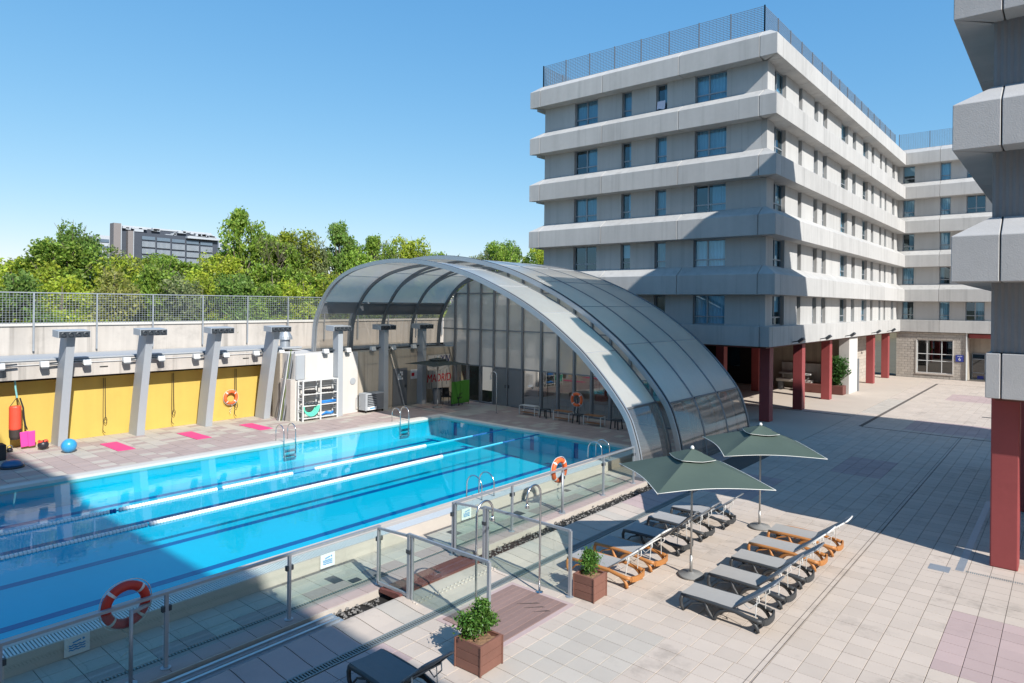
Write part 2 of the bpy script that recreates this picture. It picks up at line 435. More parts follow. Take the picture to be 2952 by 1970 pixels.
def plaza_pick(x, y):
    for x0, x1, y0, y1, m in ((-1.72, -.2, 11.6, 14.2, 'tile_pink'), (-8.4, -6.9, 18.6, 21.6, 'tile_pink'), (-6.2, -4.7, 23.5, 26.5, 'tile_pink'), (-5.8, -2, 34.2, 37.3, 'tile_pink'),
                              (-5.75, -2.6, 46.8, 50.2, 'tile_pink'), (-8.4, -6.9, 25, 30, 'tile_grey'), (-6.35, -4.85, 7.2, 9.9, 'tile_grey'), (-8.4, -7.3, 38, 45, 'tile_grey'), (-8.4, -7.5, 5.4, 7.0, 'tile_pink')):
        if x0 <= x <= x1 and y0 <= y <= y1: return m
    return 'tile_cream'
tile_field(plaza, [(-8.335, -6.9, 3.6, 7.92), (-6.9, 1.4, 3.6, 9.96), (-8.335, -8.27, 7.92, 9.96), (-8.335, 1.4, 9.96, 60.4)], .375, .36, plaza_pick, 300, mats=('tile_cream', 'tile_pink', 'tile_grey'))
# far plaza under and beside the hotel: joints too fine to tell apart
bx('paving_slab', 'slab_far', plaza, -24.4, -8.36, 27.2, 60.4, -.05, -.002)
bx('paving_slab', 'slab_far', plaza, 1.4, 30, -6, 60.4, -.05, -.002)
bx('paving_slab', 'tile_cream', plaza, -8.335, 1.4, -6, 3.6, -.05, -.002)
# shower surround kerb
for r in ((-8.27, -6.8, 7.92, 8.0), (-8.27, -6.8, 9.88, 9.96), (-8.27, -8.2, 8.0, 9.88), (-6.9, -6.8, 8.0, 9.88)):
    bx('kerb_strip', 'tile_pink', plaza, r[0], r[1], r[2], r[3], -.05, .004)
# drain slots and plates
def plate(x0, x1, y0, y1, m, z=.004, name='drain_plate'): return bx(name, m, plaza, x0, x1, y0, y1, -.03, z)
plate(-3.572, -3.563, 6, 33.6, 'grout', .003, 'drain_slot'); plate(-3.486, -3.474, 6, 33.6, 'grout', .003, 'drain_slot')
plate(-7.42, -7.26, 33.55, 56.4, 'grout', .003, 'drain_slot'); plate(-7.26, 1.4, 33.45, 33.53, 'black_gap', .003, 'drain_slot'); plate(-7.26, 1.4, 56.3, 56.36, 'grout', .003, 'drain_slot')
plate(-2.25, -1.88, 16.22, 16.58, 'galv'); plate(-1.80, -1.66, 16.5, 23.0, 'galv')
pg = MB()
for i in range(28): pg.box(-1.62 + i * .035, -1.602 + i * .035, 16.5, 16.6, -.02, .004)
pg.build('drain_grate', 'grate_steel', plaza)
plate(-8.05, -7.8, 14.75, 15.05, 'steel_dark'); plate(-3.4, -2.9, 40.6, 40.85, 'steel_dark')
plate(-20, -8.4, 36.3, 36.42, 'grout', .003, 'drain_slot')
# long grated gutter
gb = MB(); gb.box(-8.52, -8.36, -6, 18.4, -.08, -.03)
for i in range(int(24 / .05)): y = -5.9 + i * .05; gb.box(-8.5, -8.38, y, y + .022, -.03, .002)
gb.box(-8.53, -8.50, -6, 18.4, -.05, .004); gb.box(-8.38, -8.355, -6, 18.4, -.05, .004)
gb.build('gutter_grate', 'grate_steel', plaza)
# sloping pavers rising to the roof track
prof = [(-8.53, 0), (-8.75, .008), (-8.95, .028), (-9.15, .045), (-9.28, .05), (-9.34, .045), (-9.38, .02)]
def ramp_mesh(w, m):
    b = MB(); a = w / 2 - .008
    for (x0, z0), (x1, z1) in zip(prof, prof[1:]):
        b.quad((x0, -a, z0), (x0, a, z0), (x1, a, z1), (x1, -a, z1))
    n = len(prof)
    b.add([(x, -a, z) for x, z in prof] + [(-9.38, -a, -.1), (-8.53, -a, -.1)], [tuple(range(n + 2))])
    b.add([(x, a, z) for x, z in prof] + [(-9.38, a, -.1), (-8.53, a, -.1)], [tuple(range(n + 2))[::-1]])
    b.quad((-9.38, -a, .02), (-9.38, a, .02), (-9.38, a, -.14), (-9.38, -a, -.14))
    return b.mesh('ramp_paver', m)
rm = {q: ramp_mesh(.44, q) for q in ('tile_cream', 'tile_pink', 'tile_grey')}
y = -2.0
while y < 18.4:
    if not 7.9 < y < 10.3:
        link('ramp_paver', rm['tile_pink' if y < 6.6 or 16 < y else random.choice(['tile_cream', 'tile_cream', 'tile_grey'])], plaza, loc=(0, y, random.uniform(-.003, .003)))
    y += .44
bx('ramp_bed', 'grout', plaza, -9.37, -8.54, -6, 18.4, -.2, -.02)
# track channel for the sliding roof
bx('track_channel', 'black_gap', deck, -9.96, -9.39, -6, 27.2, -.3, -.14)
bx('channel_side', 'coping', deck, -9.97, -9.945, -6, 27.2, -.3, -.004)
for x in (-9.78, -9.58):
    t = MB(); t.box(x - .07, x + .07, -6, 6.95, -.14, -.05); t.box(x - .03, x + .03, -6, 6.9, -.05, -.005); t.build('track_rail', 'rail_steel', deck)
t = MB(); t.box(-9.69, -9.665, -6, 6.8, -.14, -.045); t.build('track_guide', 'bench_wood', deck)
pb = MB()
for i in range(750):
    y = 6.9 + random.random() ** 1.1 * 11.4
    if 7.95 < y < 10.35: continue
    x = random.uniform(-9.92, -9.43); r = random.uniform(.012, .04); c = Vector((x, y, -.12 + random.random() * .05))
    vs = [c + Vector((r * random.uniform(.7, 1.3) * a, r * random.uniform(.7, 1.3) * b2, r * c2 * random.uniform(.6, 1))) for a, b2, c2 in ((1, 0, 0), (-1, 0, 0), (0, 1, 0), (0, -1, 0), (0, 0, 1), (0, 0, -1))]
    pb.add(vs, [(0, 2, 4), (2, 1, 4), (1, 3, 4), (3, 0, 4), (2, 0, 5), (1, 2, 5), (3, 1, 5), (0, 3, 5)])
tag(pb.build('pebbles', 'pebble', deck), kind='stuff')

# near pool deck tiles
def deck_pick(x, y):
    if x > -10.35: return 'deck_pink'
    if x > -10.75: return 'deck_pink' if (int(y / .44) * 7) % 3 else 'deck_pale'
    return 'deck_pale'
tile_field(deck, [(-11.55, -10.5, -1, 21.6), (-10.42, -9.97, -1, 18.4)], .36, .44, deck_pick, 300, 'deck_tile', 'deck_tiles', mats=('deck_pale', 'deck_pink'))
gb = MB()
for i in range(int(22 / .05)): y = -1 + i * .05; gb.box(-10.49, -10.43, y, y + .026, -.03, .001)
gb.build('deck_grate', 'grate_steel', deck)
for x, y, s in ((-10.95, 7.75, .17), (-10.62, 8.0, .09), (-10.45, 8.5, .1), (-10.9, 13.35, .15), (-11.1, 11.2, .17), (-11.2, 15.9, .1)):
    bx('drain_cover', 'steel_dark', deck, x - s, x + s, y - .11, y + .11, -.02, .005)
# far deck
def far_pick(x, y):
    if y > 21.65 and x > -22.5: return 'deck_pink' if random.random() < .8 else 'deck_pale'
    if x > -23.6: return 'deck_pale'
    if x > -26.0: return 'deck_pink' if random.random() < .85 else 'deck_pale'
    return 'deck_pale' if random.random() < .75 else 'deck_pink'
random.seed(3)
tile_field(deck, [(-29.4, -22.55, 2.0, 27.0), (-22.55, -9.3, 21.65, 26.8)], (.342), .5, far_pick, 300, 'far_deck_tile', 'far_deck_tiles', mats=('deck_pale', 'deck_pink'), gap=.012)

# ------------------------------------------------------------------ pool
NX, FX, PY0, PY1, WZ, CZ, FZ = -12.25, -22.0, -3.0, 21.2, .205, .28, -.50
pool = MB()
pool.quad((FX, PY0, FZ), (NX, PY0, FZ), (NX, PY1, FZ), (FX, PY1, FZ))
for a, b in (((FX, PY0), (NX, PY0)), ((NX, PY0), (NX, PY1)), ((NX, PY1), (FX, PY1)), ((FX, PY1), (FX, PY0))):
    pool.quad((a[0], a[1], FZ), (b[0], b[1], FZ), (b[0], b[1], CZ - .02), (a[0], a[1], CZ - .02))
e = .006; pool.v = [(max(FX + e, min(NX - e, x)), max(PY0 + e, min(PY1 - e, y)), z) for x, y, z in pool.v]
pool = struct(pool.build('pool_basin', 'pool_tile'))
for x in (-14.5, -16.65, -18.85, -21.0):
    bx('lane_line', 'lane_blue', pool, x - .11, x + .11, PY0 + 1, 19.75, FZ - .01, FZ + .006)
    bx('lane_line', 'lane_blue', pool, x - .42, x + .42, 19.75, 19.95, FZ - .01, FZ + .006)
    bx('wall_target', 'lane_blue', pool, x - .1, x + .1, PY1 - .01, PY1 + .01, FZ + .02, .1)
cp = struct(MB().box(NX, NX + .16, PY0, PY1, .02, CZ).build('pool_coping', 'coping'))
bx('coping_slab', 'coping', cp, NX + .16, NX + .33, PY0, PY1, .02, CZ - .006)
bx('gutter_base', 'coping_white', cp, NX + .33, NX + .66, PY0, PY1, -.05, CZ - .05)
bx('coping_face', 'coping', cp, NX + .66, NX + .70, PY0, PY1 + .45, -.05, CZ)
gb = MB()
for i in range(int(24.1 / .045)): y = PY0 + .02 + i * .045; gb.box(NX + .335, NX + .655, y, y + .026, CZ - .04, CZ - .002)
gb.build('gutter_grate', 'grate_plastic', cp)
bx('coping_slab', 'coping_white', cp, FX - .3, FX, PY0, PY1 + .3, .0, CZ)
bx('coping_slab', 'coping', cp, FX - .55, FX - .3, PY0, PY1 + .45, -.05, CZ - .03)
bx('coping_slab', 'coping_white', cp, FX, NX, PY1, PY1 + .22, .0, CZ)
bx('coping_slab', 'coping', cp, FX - .3, NX + .66, PY1 + .22, PY1 + .45, -.05, CZ - .03)
bx('coping_slab', 'coping_white', cp, FX, NX, PY0 - .3, PY0, .0, CZ)
for r in ((FX + .006, FX + .022, PY0, PY1), (FX + .022, NX - .022, PY1 - .022, PY1 - .006), (NX - .022, NX - .006, PY0, PY1)):
    bx('waterline_band', 'coping_white', cp, r[0], r[1], r[2], r[3], .1, CZ - .006)
wb = MB(); wb.quad((FX, PY0, WZ), (NX, PY0, WZ), (NX, PY1, WZ), (FX, PY1, WZ))
struct(wb.build('pool_water', 'water'))

# lane ropes
def lane_rope(x, segs, label):
    t = thing('lane_rope', label, 'lane rope', (x, PY0, WZ), 'lane ropes floating on the pool')
    MB().tube([(x, PY0, WZ + .01), (x, PY1, WZ + .01)], .012, 6).build('cord', 'float_blue', t)
    for y0, y1, m, r in segs:
        b = MB(); y = y0; n = int((y1 - y0) / .075); prof = []
        for i in range(n):
            a = y0 + i * .075
            prof += [(r * .45, a), (r, a + .012), (r, a + .058), (r * .45, a + .07)]
        b.lathe(prof, (x, 0, WZ + .012), 9, 'y'); b.build('float_section', m, t, smooth=False)
lane_rope(-17.95, [(-2.8, 6.2, 'float_white', .052), (6.2, 6.4, 'float_blue', .055), (6.4, 8.9, 'float_white', .058), (9.02, 11.25, 'float_white', .058), (11.45, 11.52, 'float_cyan', .05), (11.62, 11.69, 'float_cyan', .05), (11.95, 16.6, 'float_white', .058), (16.6, 19.1, 'float_cyan', .028), (19.1, 21.1, 'float_blue', .02)], 'lane rope of white floats nearer the yellow wall')
lane_rope(-16.28, [(-2.8, 6.45, 'float_white', .052), (6.45, 15.87, 'float_white', .060), (15.87, 19.0, 'float_cyan', .028), (19.0, 21.1, 'float_blue', .018)], 'lane rope of white floats nearer the glass railing')

# pool ladders: hooped grab rails, treads below
def ladder(label, cx, cy, side):
    # side: +1 pool lies towards -X (near edge), -1 pool lies towards +X (far edge)
    t = thing('pool_ladder', label, 'pool ladder', (cx, cy, CZ), 'steel pool ladders')
    for dy in (-.24, .24):
        pts = []
        for k in range(15):
            a = PI * k / 14; pts.append((cx + side * .27 * math.cos(a), cy + dy, CZ + .32 + .27 * math.sin(a)))
        pts = [(cx + side * .27, cy + dy, CZ - .02)] + pts + [(cx - side * .30, cy + dy, -.35)]
        MB().tube(pts, .018, 8).build('handrail', 'chrome', t, smooth=True)
    for z in (-.02, -.2, -.34):
        MB().beam((cx - side * .30, cy - .24, z), (cx - side * .30, cy + .24, z), .08, .03).build('tread', 'chrome', t)
ladder('chrome pool ladder on the far edge beside the rolled-back roof', -22.22, 19.05, -1)
ladder('chrome pool ladder on the far edge in front of the white shelf', -22.22, 13.55, -1)
ladder('chrome pool ladder at the right end beside the arch foot', -12.05, 18.95, 1)
ladder('chrome pool ladder on the near edge behind the tall shower', -12.02, 13.1, 1)

# placards on the coping face
def placard(label, y, tilt):
    t = thing('pool_sign', label, 'sign', (NX + .72, y, 0), 'white pool placards')
    x = NX + .72
    b = MB(); b.add([(x, y - .17, .02), (x + .012, y - .17, .02), (x + .012, y + .17, .02), (x, y + .17, .02), (x, y - .17, .3), (x + .012, y - .17, .3), (x + .012, y + .17, .3), (x, y + .17, .3)],
                    [(0, 1, 5, 4), (1, 2, 6, 5), (2, 3, 7, 6), (3, 0, 4, 7), (4, 5, 6, 7), (3, 2, 1, 0)]); b.build('board', 'sign_white', t)
    for k in range(3):
        z = .1 + k * .035; pts = [(x + .015, y - .11 + .22 * i / 12, z + .008 * math.sin(i * 1.6 + k)) for i in range(13)]
        w = MB()
        for p, q in zip(pts, pts[1:]): w.beam(p, q, .004, .016, (0, 0, 1))
        w.build('wave_mark', 'sign_blue', t)
    w = MB(); w.beam((x + .015, y - .06, .21), (x + .015, y + .05, .23), .004, .022); w.lathe([(.0, 0), (.018, .001), (.018, .004), (0, .005)], (x + .014, y + .085, .235), 10, 'x'); w.build('swimmer_mark', 'sign_blue', t)
placard('white placard with blue swimmer, left of the glass gate', 8.0, 0)
placard('white placard with blue swimmer, behind the glass screen by the ladder', 12.05, 0)
placard('shaded white placard near the red life ring', 3.55, 0)

# ================================================================== NEAR OBJECTS
RX = -10.14
def post(parent, x, y, h, w=.05, plate=True, name='post'):
    p = MB(); p.box(x - w / 2, x + w / 2, y - w / 2, y + w / 2, 0, h); o = p.build(name, 'galv', parent)
    if plate: MB().lathe([(.075, 0), (.075, .014), (.05, .02)], (x, y, 0), 14).build('base_plate', 'galv', o)
    return o
def railing(label, ys, h=1.11):
    t = thing('glass_railing', label, 'railing', (RX, ys[0], 0), 'glass railing along the pool')
    for y in ys:
        o = post(t, RX, y, h - .02)
        for dy in (-.045, .045): MB().box(RX - .03, RX + .03, y + dy - .02, y + dy + .02, .84, .92).build('clamp', 'steel_dark', o)
    for a, b in zip(ys, ys[1:]):
        MB().box(RX - .006, RX + .006, a + .05, b - .05, .09, h - .06).build('glass_panel', 'rail_glass', t)
    MB().beam((RX, ys[0] - .02, h), (RX, ys[-1] + .02, h), .055, .04).build('top_rail', 'galv', t)
railing('shaded glass railing with grey posts along the lower left', [-1.7, .3, 2.28, 4.27, 6.28, 8.2])
railing('sunlit glass railing running to the foot of the arch', [10.2, 12.17, 14.22, 16.2, 17.9])

def screen(label, y, xg, xe, h):
    t = thing('glass_screen', label, 'glass screen', (xg, y, 0), 'glass screens beside the showers')
    # framed wing next to the railing
    f = MB(); f.beam((RX + .1, y, h - .08), (xg - .03, y, h - .03), .04, .04); f.beam((RX + .1, y, .1), (xg - .03, y, .1), .04, .05); f.beam((RX + .1, y, .08), (RX + .1, y, h - .08), .04, .04); f.build('wing_frame', 'galv', t)
    MB().box(RX + .12, xg - .05, y - .005, y + .005, .13, h - .1).build('glass_panel', 'rail_glass', t)
    p = post(t, xg, y, h + .02, .065); post(t, xg + .085, y, h, .04, False)
    MB().box(xg - .05, xg + .05, y - .04, y + .04, .86, .93).build('hinge', 'steel_dark', p)
    MB().beam((xg, y, h), (xe, y, h), .045, .045).build('top_rail', 'galv', t)
    post(t, xe, y, h)
    MB().box(xg + .11, xe - .03, y - .005, y + .005, .06, h - .03).build('glass_panel', 'rail_glass', t)
screen('glass screen nearer the camera, beside the large planter', 8.1, -9.16, -7.22, 1.2)
screen('glass screen beyond the wooden shower deck, by the small planter', 10.17, -9.2, -7.06, 1.22)

def shower(label, x, y, bend, h=2.05, group='bent steel showers'):
    t = thing('shower', label, 'shower', (x, y, 0), group)
    r = .2; pts = [(x, y, 0), (x, y, .6), (x, y, 1.2), (x, y, h - r)]
    ax = bend[0]; ay = bend[1]
    for k in range(1, 13):
        a = PI * k / 12; pts.append((x + ax * r * (1 - math.cos(a)), y + ay * r * (1 - math.cos(a)), h - r + r * math.sin(a)))
    pts.append((x + ax * 2 * r, y + ay * 2 * r, h - r - .1))
    MB().tube(pts, .020, 10).build('pipe', 'chrome', t, smooth=True)
    MB().lathe([(.02, -.06), (.045, -.05), (.03, 0), (.02, .03)], (x + ax * 2 * r, y + ay * 2 * r, h - r - .13), 12).build('shower_head', 'chrome', t, smooth=True)
    MB().lathe([(.07, 0), (.07, .015), (.03, .03)], (x, y, 0), 14).build('base_plate', 'chrome', t)
shower('bent steel shower behind the large planter', -7.6, 8.2, (0, 1))
shower('bent steel shower beside the far glass screen', -7.6, 9.95, (0, -1))
shower('thin shower pole on the deck under the rolled-back roof', -21.74, 24.8, (-1, 0), 2.03)

# wooden shower deck
t = thing('shower_deck', 'brown wooden shower deck between the two glass screens', 'wooden deck', (-7.55, 8.94, 0))
for i in range(10):
    x = -8.19 + i * .129
    MB().box(x, x + .122, 8.01, 9.87, -.03, .012 + random.uniform(-.002, .002)).build('plank', 'deck_board', t, bevel=.004)
for k in range(3):
    MB().prism([(-7.35 + .16 * k, 9.55 - .06 * k), (-7.29 + .16 * k, 9.57 - .06 * k), (-7.6 + .2 * k, 9.28 - .04 * k)], 2, .01, .0165).build('slot', 'bag_dark', t)
# step over the track
t = thing('threshold_step', 'dark red-brown plank step bridging the track channel at the gate', 'step', (-9.55, 9.18, 0))
for i in range(4):
    x = -9.9 + i * .145
    MB().box(x, x + .14, 8.02, 10.34, -.03, .05 + .012 * i + random.uniform(-.002, .002)).build('plank', 'brown_red', t, bevel=.005)
# passage floor with studded strip
link('ramp_paver', ramp_mesh(2.19, 'tile_cream'), plaza, loc=(0, 9.0, 0))
st = MB()
for i in range(22):
    for j in range(2):
        st.lathe([(.026, 0), (.02, .02), (.01, .024)], (-8.98 + .07 * j, 8.06 + i * .105, .033 - .008 * j), 8)
tag(st.build('tactile_studs', 'coping', plaza), kind='stuff')

# ------------------------------------------------------------------ planters with shrubs
def leaf_quads(b, pts, size, n, squash=1.0, up=.3):
    for i in range(n):
        p = random.choice(pts); c = Vector(p[0]) + Vector((random.gauss(0, 1), random.gauss(0, 1), random.gauss(0, 1) * squash)) * p[1]
        a = Vector((random.gauss(0, 1), random.gauss(0, 1), random.gauss(0, 1) + up)).normalized()
        d = Vector((random.gauss(0, 1), random.gauss(0, 1), random.gauss(0, 1))); d = (d - a * d.dot(a)).normalized(); e = a.cross(d)
        s = size * random.uniform(.6, 1.25); w = s * .5
        b.add([c - d * s * .5, c - d * s * .1 + e * w * .5 + a * s * .06, c + d * s * .5, c - d * s * .1 - e * w * .5 + a * s * .06], [(0, 1, 2), (0, 2, 3)])
def planter(label, cx, cy, w, h, rz):
    t = thing('planter_box', label, 'planter', (cx, cy, 0), 'brown wooden planter boxes', rz)
    n = 3; bh = h / n
    for sx, sy, lx, ly in ((0, -1, w, .03), (0, 1, w, .03), (-1, 0, .03, w - .06), (1, 0, .03, w - .06)):
        for k in range(n):
            b = MB(); x = sx * (w / 2 - .015); y = sy * (w / 2 - .015)
            b.box(x - lx / 2, x + lx / 2, y - ly / 2, y + ly / 2, .012 + k * bh, .012 + (k + 1) * bh - .007); b.build('slat', 'timber', t, bevel=.004, local=True)
    for sx in (-1, 1):
        for sy in (-1, 1):
            b = MB(); b.box(sx * w / 2 - .012, sx * w / 2 + .012, sy * w / 2 - .012, sy * w / 2 + .012, 0, h + .012); b.build('corner_post', 'timber', t, bevel=.003, local=True)
    b = MB()
    for k in range(4):
        s = w / 2; d = .03
    b.box(-s, s, -s, -s + .035, h + .005, h + .02); b.box(-s, s, s - .035, s, h + .005, h + .02); b.box(-s, -s + .035, -s + .035, s - .035, h + .005, h + .02); b.box(s - .035, s, -s + .035, s - .035, h + .005, h + .02)
    b.build('rim', 'timber', t, local=True, bevel=.003)
    b = MB(); N = 9; q = w / 2 - .04; vs = []; fs = []
    for i in range(N + 1):
        for j in range(N + 1): vs.append((-q + 2 * q * i / N, -q + 2 * q * j / N, h - .04 + random.uniform(-.012, .02)))
    for i in range(N):
        for j in range(N): a = i * (N + 1) + j; fs.append((a, a + N + 1, a + N + 2, a + 1))
    b.add(vs, fs).build('soil', 'soil', t, local=True)
def shrub(label, cx, cy, z0, blobs, n, size):
    t = thing('shrub', label, 'shrub', (cx, cy, z0), 'evergreen shrubs in planters')
    s = MB()
    for (c, r) in blobs:
        p = Vector(c); s.tube([(cx, cy, z0 - .03), tuple((Vector((cx, cy, z0)) + p) / 2 + Vector((.01, .01, 0))), tuple(p)], [.012, .009, .004], 5)
    s.build('stem', 'bark', t)
    b = MB(); leaf_quads(b, blobs, size, n); b.build('foliage', 'leaf_shrub', t)
planter('large brown wooden planter in the foreground beside the shower deck', -6.75, 7.36, .50, .42, math.radians(2))
planter('small brown wooden planter beside the orange loungers', -6.8, 10.44, .44, .42, math.radians(1))
cx, cy = -6.8, 7.32
shrub('broad leafy evergreen shrub in the foreground planter', cx, cy, .42, [((cx - .08, cy - .06, .52), .075), ((cx - .17, cy - .02, .60), .06), ((cx + .0, cy + .08, .58), .08), ((cx + .02, cy + .0, .66), .075), ((cx + .1, cy + .22, .62), .055), ((cx + .02, cy + .14, .80), .06), ((cx - .0, cy + .12, .72), .06), ((cx + .05, cy + .12, .86), .045), ((cx - .1, cy - .08, .62), .06)], 3200, .058)
cx, cy = -6.83, 10.46
shrub('small round evergreen shrub in the planter by the loungers', cx, cy, .42, [((cx, cy, .52), .07), ((cx + .02, cy + .04, .63), .075), ((cx - .05, cy - .04, .62), .065), ((cx, cy, .73), .06), ((cx + .05, cy + .06, .70), .05), ((cx - .03, cy + .02, .78), .04)], 2000, .05)

# ------------------------------------------------------------------ sun loungers
def make_lounger(body, cloth, lean=.0):
    t = thing('sun_lounger', 'x', 'sun lounger')
    hw = .285
    for s in (-1, 1):
        y = s * hw
        MB().tube([(.0, y, .262), (.3, y, .275), (.62, y, .275), (.95, y, .262), (1.15, y, .225), (1.34, y, .205), (1.42, y * .9, .2)], [.032, .034, .034, .036, .038, .04, .036], 8).build('side_rail', body, t, smooth=True, local=True)
        MB().tube([(.02, y, .26), (-.01, y, .18), (.0, y, .08), (.05, y, .0)], [.036, .034, .031, .03], 8).build('leg', body, t, smooth=True, local=True)
        MB().tube([(.44, y, .262), (.48, y, .15), (.55, y, .06), (.62, y, .012)], [.028, .028, .028, .03], 8).build('leg', body, t, smooth=True, local=True)
        pts = [(.60, y, .012)]
        for k in range(13):
            a = PI * (1 - k / 12); pts.append((.99 + .37 * math.cos(a), y, .02 + .235 * math.sin(a)))
        MB().tube(pts, .032, 8).build('arched_leg', body, t, smooth=True, local=True)
        MB().tube([(.06, y, .02), (.2, y, .17), (.42, y, .245)], .016, 6).build('brace', body, t, smooth=True, local=True)
    MB().tube([(.01, -hw, .25), (.01, hw, .25)], .024, 8).build('foot_bar', body, t, smooth=True, local=True)
    MB().tube([(.58, -hw, .235), (.58, hw, .235)], .018, 8).build('cross_bar', body, t, smooth=True, local=True)
    pts = [(1.42 + .06 * math.sin(PI * k / 10), hw * .9 * math.cos(PI * k / 10), .2 - .02 * math.sin(PI * k / 10)) for k in range(11)]
    b = MB()
    for i in range(10):
        p, q = Vector(pts[i]), Vector(pts[i + 1]); b.beam(p, q, .03, .1)
    b.build('head_end', body, t, local=True)
    MB().tube([(1.3, -hw, .03), (1.3, hw, .03)], .018, 8).build('cross_bar', body, t, smooth=True, local=True)
    # seat sling
    b = MB(); N = 8; vs = []; fs = []
    for i in range(N + 1):
        x = -.01 + .95 * i / N
        for j in range(5):
            yy = -.275 + .55 * j / 4; vs.append((x, yy, .302 - .014 * math.sin(PI * j / 4)))
    for i in range(N):
        for j in range(4): a = i * 5 + j; fs.append((a, a + 5, a + 6, a + 1))
    k = len(vs); vs2 = [(x, y, z - .016) for x, y, z in vs]
    fs2 = [tuple(q + k for q in f[::-1]) for f in fs]; rim = [0, 1, 2, 3, 4] + [5 * i + 4 for i in range(1, N + 1)] + [5 * N + j for j in (3, 2, 1, 0)] + [5 * i for i in range(N - 1, 0, -1)]
    fs3 = [(rim[i], rim[(i + 1) % len(rim)], rim[(i + 1) % len(rim)] + k, rim[i] + k) for i in range(len(rim))]
    b.add(vs + vs2, fs + fs2 + [f[::-1] for f in fs3]).build('seat', cloth, t, smooth=False, local=True)
    # backrest: frame, sling, headrest loop, struts
    bk = []; L = .86; ang = math.radians(40 + lean); p0 = Vector((.93, 0, .295)); dx = Vector((math.cos(ang), 0, math.sin(ang))); nn = Vector((-math.sin(ang), 0, math.cos(ang)))
    b = MB(); vs = []; fs = []; N = 8
    for i in range(N + 1):
        for j in range(5):
            q = p0 + dx * (L * .98 * i / N) + nn * (-.018 * math.sin(PI * j / 4) + .012) ; vs.append((q.x, -.265 + .53 * j / 4, q.z))
    for i in range(N):
        for j in range(4): a = i * 5 + j; fs.append((a, a + 5, a + 6, a + 1))
    k = len(vs); vs2 = [(x + nn.x * -.014, y, z + nn.z * -.014) for x, y, z in vs]
    fs3 = [(rim[i], rim[(i + 1) % len(rim)], rim[(i + 1) % len(rim)] + k, rim[i] + k) for i in range(len(rim))]
    bo = b.add(vs + vs2, fs + [tuple(q + k for q in f[::-1]) for f in fs] + [f[::-1] for f in fs3]).build('backrest', cloth, t, local=True)
    def at(u, y, off=0): q = p0 + dx * u + nn * off; return (q.x, y, q.z)
    fr = MB()
    for s in (-1, 1): fr.tube([at(0, s * .272), at(L * .5, s * .272, -.01), at(L * .95, s * .262)], .017, 6)
    fr.tube([at(L * .95, .262), at(L * 1.02, .22, .0), at(L * 1.04, 0, .0), at(L * 1.02, -.22, .0), at(L * .95, -.262)], .018, 6)
    fr.tube([at(L * .55, -.27, -.03), at(L * .55, .27, -.03)], .014, 6)
    fr.build('back_frame', 'strut_white' if body != 'resin_dark' else 'steel_grey', bo, smooth=True, local=True)
    for s in (-1, 1):
        MB().tube([at(L * .55, s * .2, -.03), (1.30, s * .24, .225)], .008, 6).build('strut', 'strut_white', t, local=True)
        MB().tube([at(L * .25, s * .25, -.02), at(L * .3, s * .25, -.13), at(L * .55, s * .25, -.11), at(L * .62, s * .25, -.02)], .01, 6).build('arm_loop', 'strut_white', t, smooth=True, local=True)
    return t
protos = {}
def lounger(kind, x, y, label, rz=0, group='sun loungers on the plaza', lean=0):
    body, cloth = {'o': ('resin_orange', 'sling'), 'd': ('resin_dark', 'sling'), 'k': ('resin_dark', 'sling_dark')}[kind]
    if (kind, lean) not in protos: o = make_lounger(body, cloth, lean); protos[(kind, lean)] = o
    else: o = copy_tree(protos[(kind, lean)])
    o.location = (x, y, 0); o.rotation_euler = (0, 0, rz); tag(o, label, 'sun lounger', group)
XA, XB = -7.80, -5.28
lounger('o', XA, 11.42, 'orange-framed lounger directly behind the small planter', math.radians(1.3 * 1), lean=-3)
lounger('o', XA - .02, 12.48, 'orange-framed lounger second from the small planter, its foot in umbrella shade', math.radians(-1))
lounger('d', XA, 13.62, 'dark lounger in the middle of the left row, foot in umbrella shade', math.radians(1.3 * .5), lean=3)
lounger('d', XA, 14.80, 'dark lounger fourth in the left row with its seat in sun', math.radians(-.5))
lounger('d', XA + .05, 15.92, 'dark lounger at the far end of the left row', math.radians(1.3 * 1), lean=-3)
lounger('d', XB, 11.36, 'dark lounger nearest the camera in the right row', math.radians(0))
lounger('d', XB, 12.54, 'dark lounger second from the camera in the right row', math.radians(1.3 * -.7), lean=3)
lounger('d', XB, 13.63, 'dark lounger in the middle of the right row', math.radians(1.3 * .4), lean=-3)
lounger('o', XB - .04, 14.72, 'orange-framed lounger fourth in the right row beside the dark ones', math.radians(-.5))
lounger('o', XB, 15.80, 'orange-framed lounger at the far end of the right row by the shadow edge', math.radians(1.3 * .8), lean=-3)
lounger('k', -7.76, 6.06, 'dark lounger alone at the bottom edge beside the foreground planter', math.radians(-3))

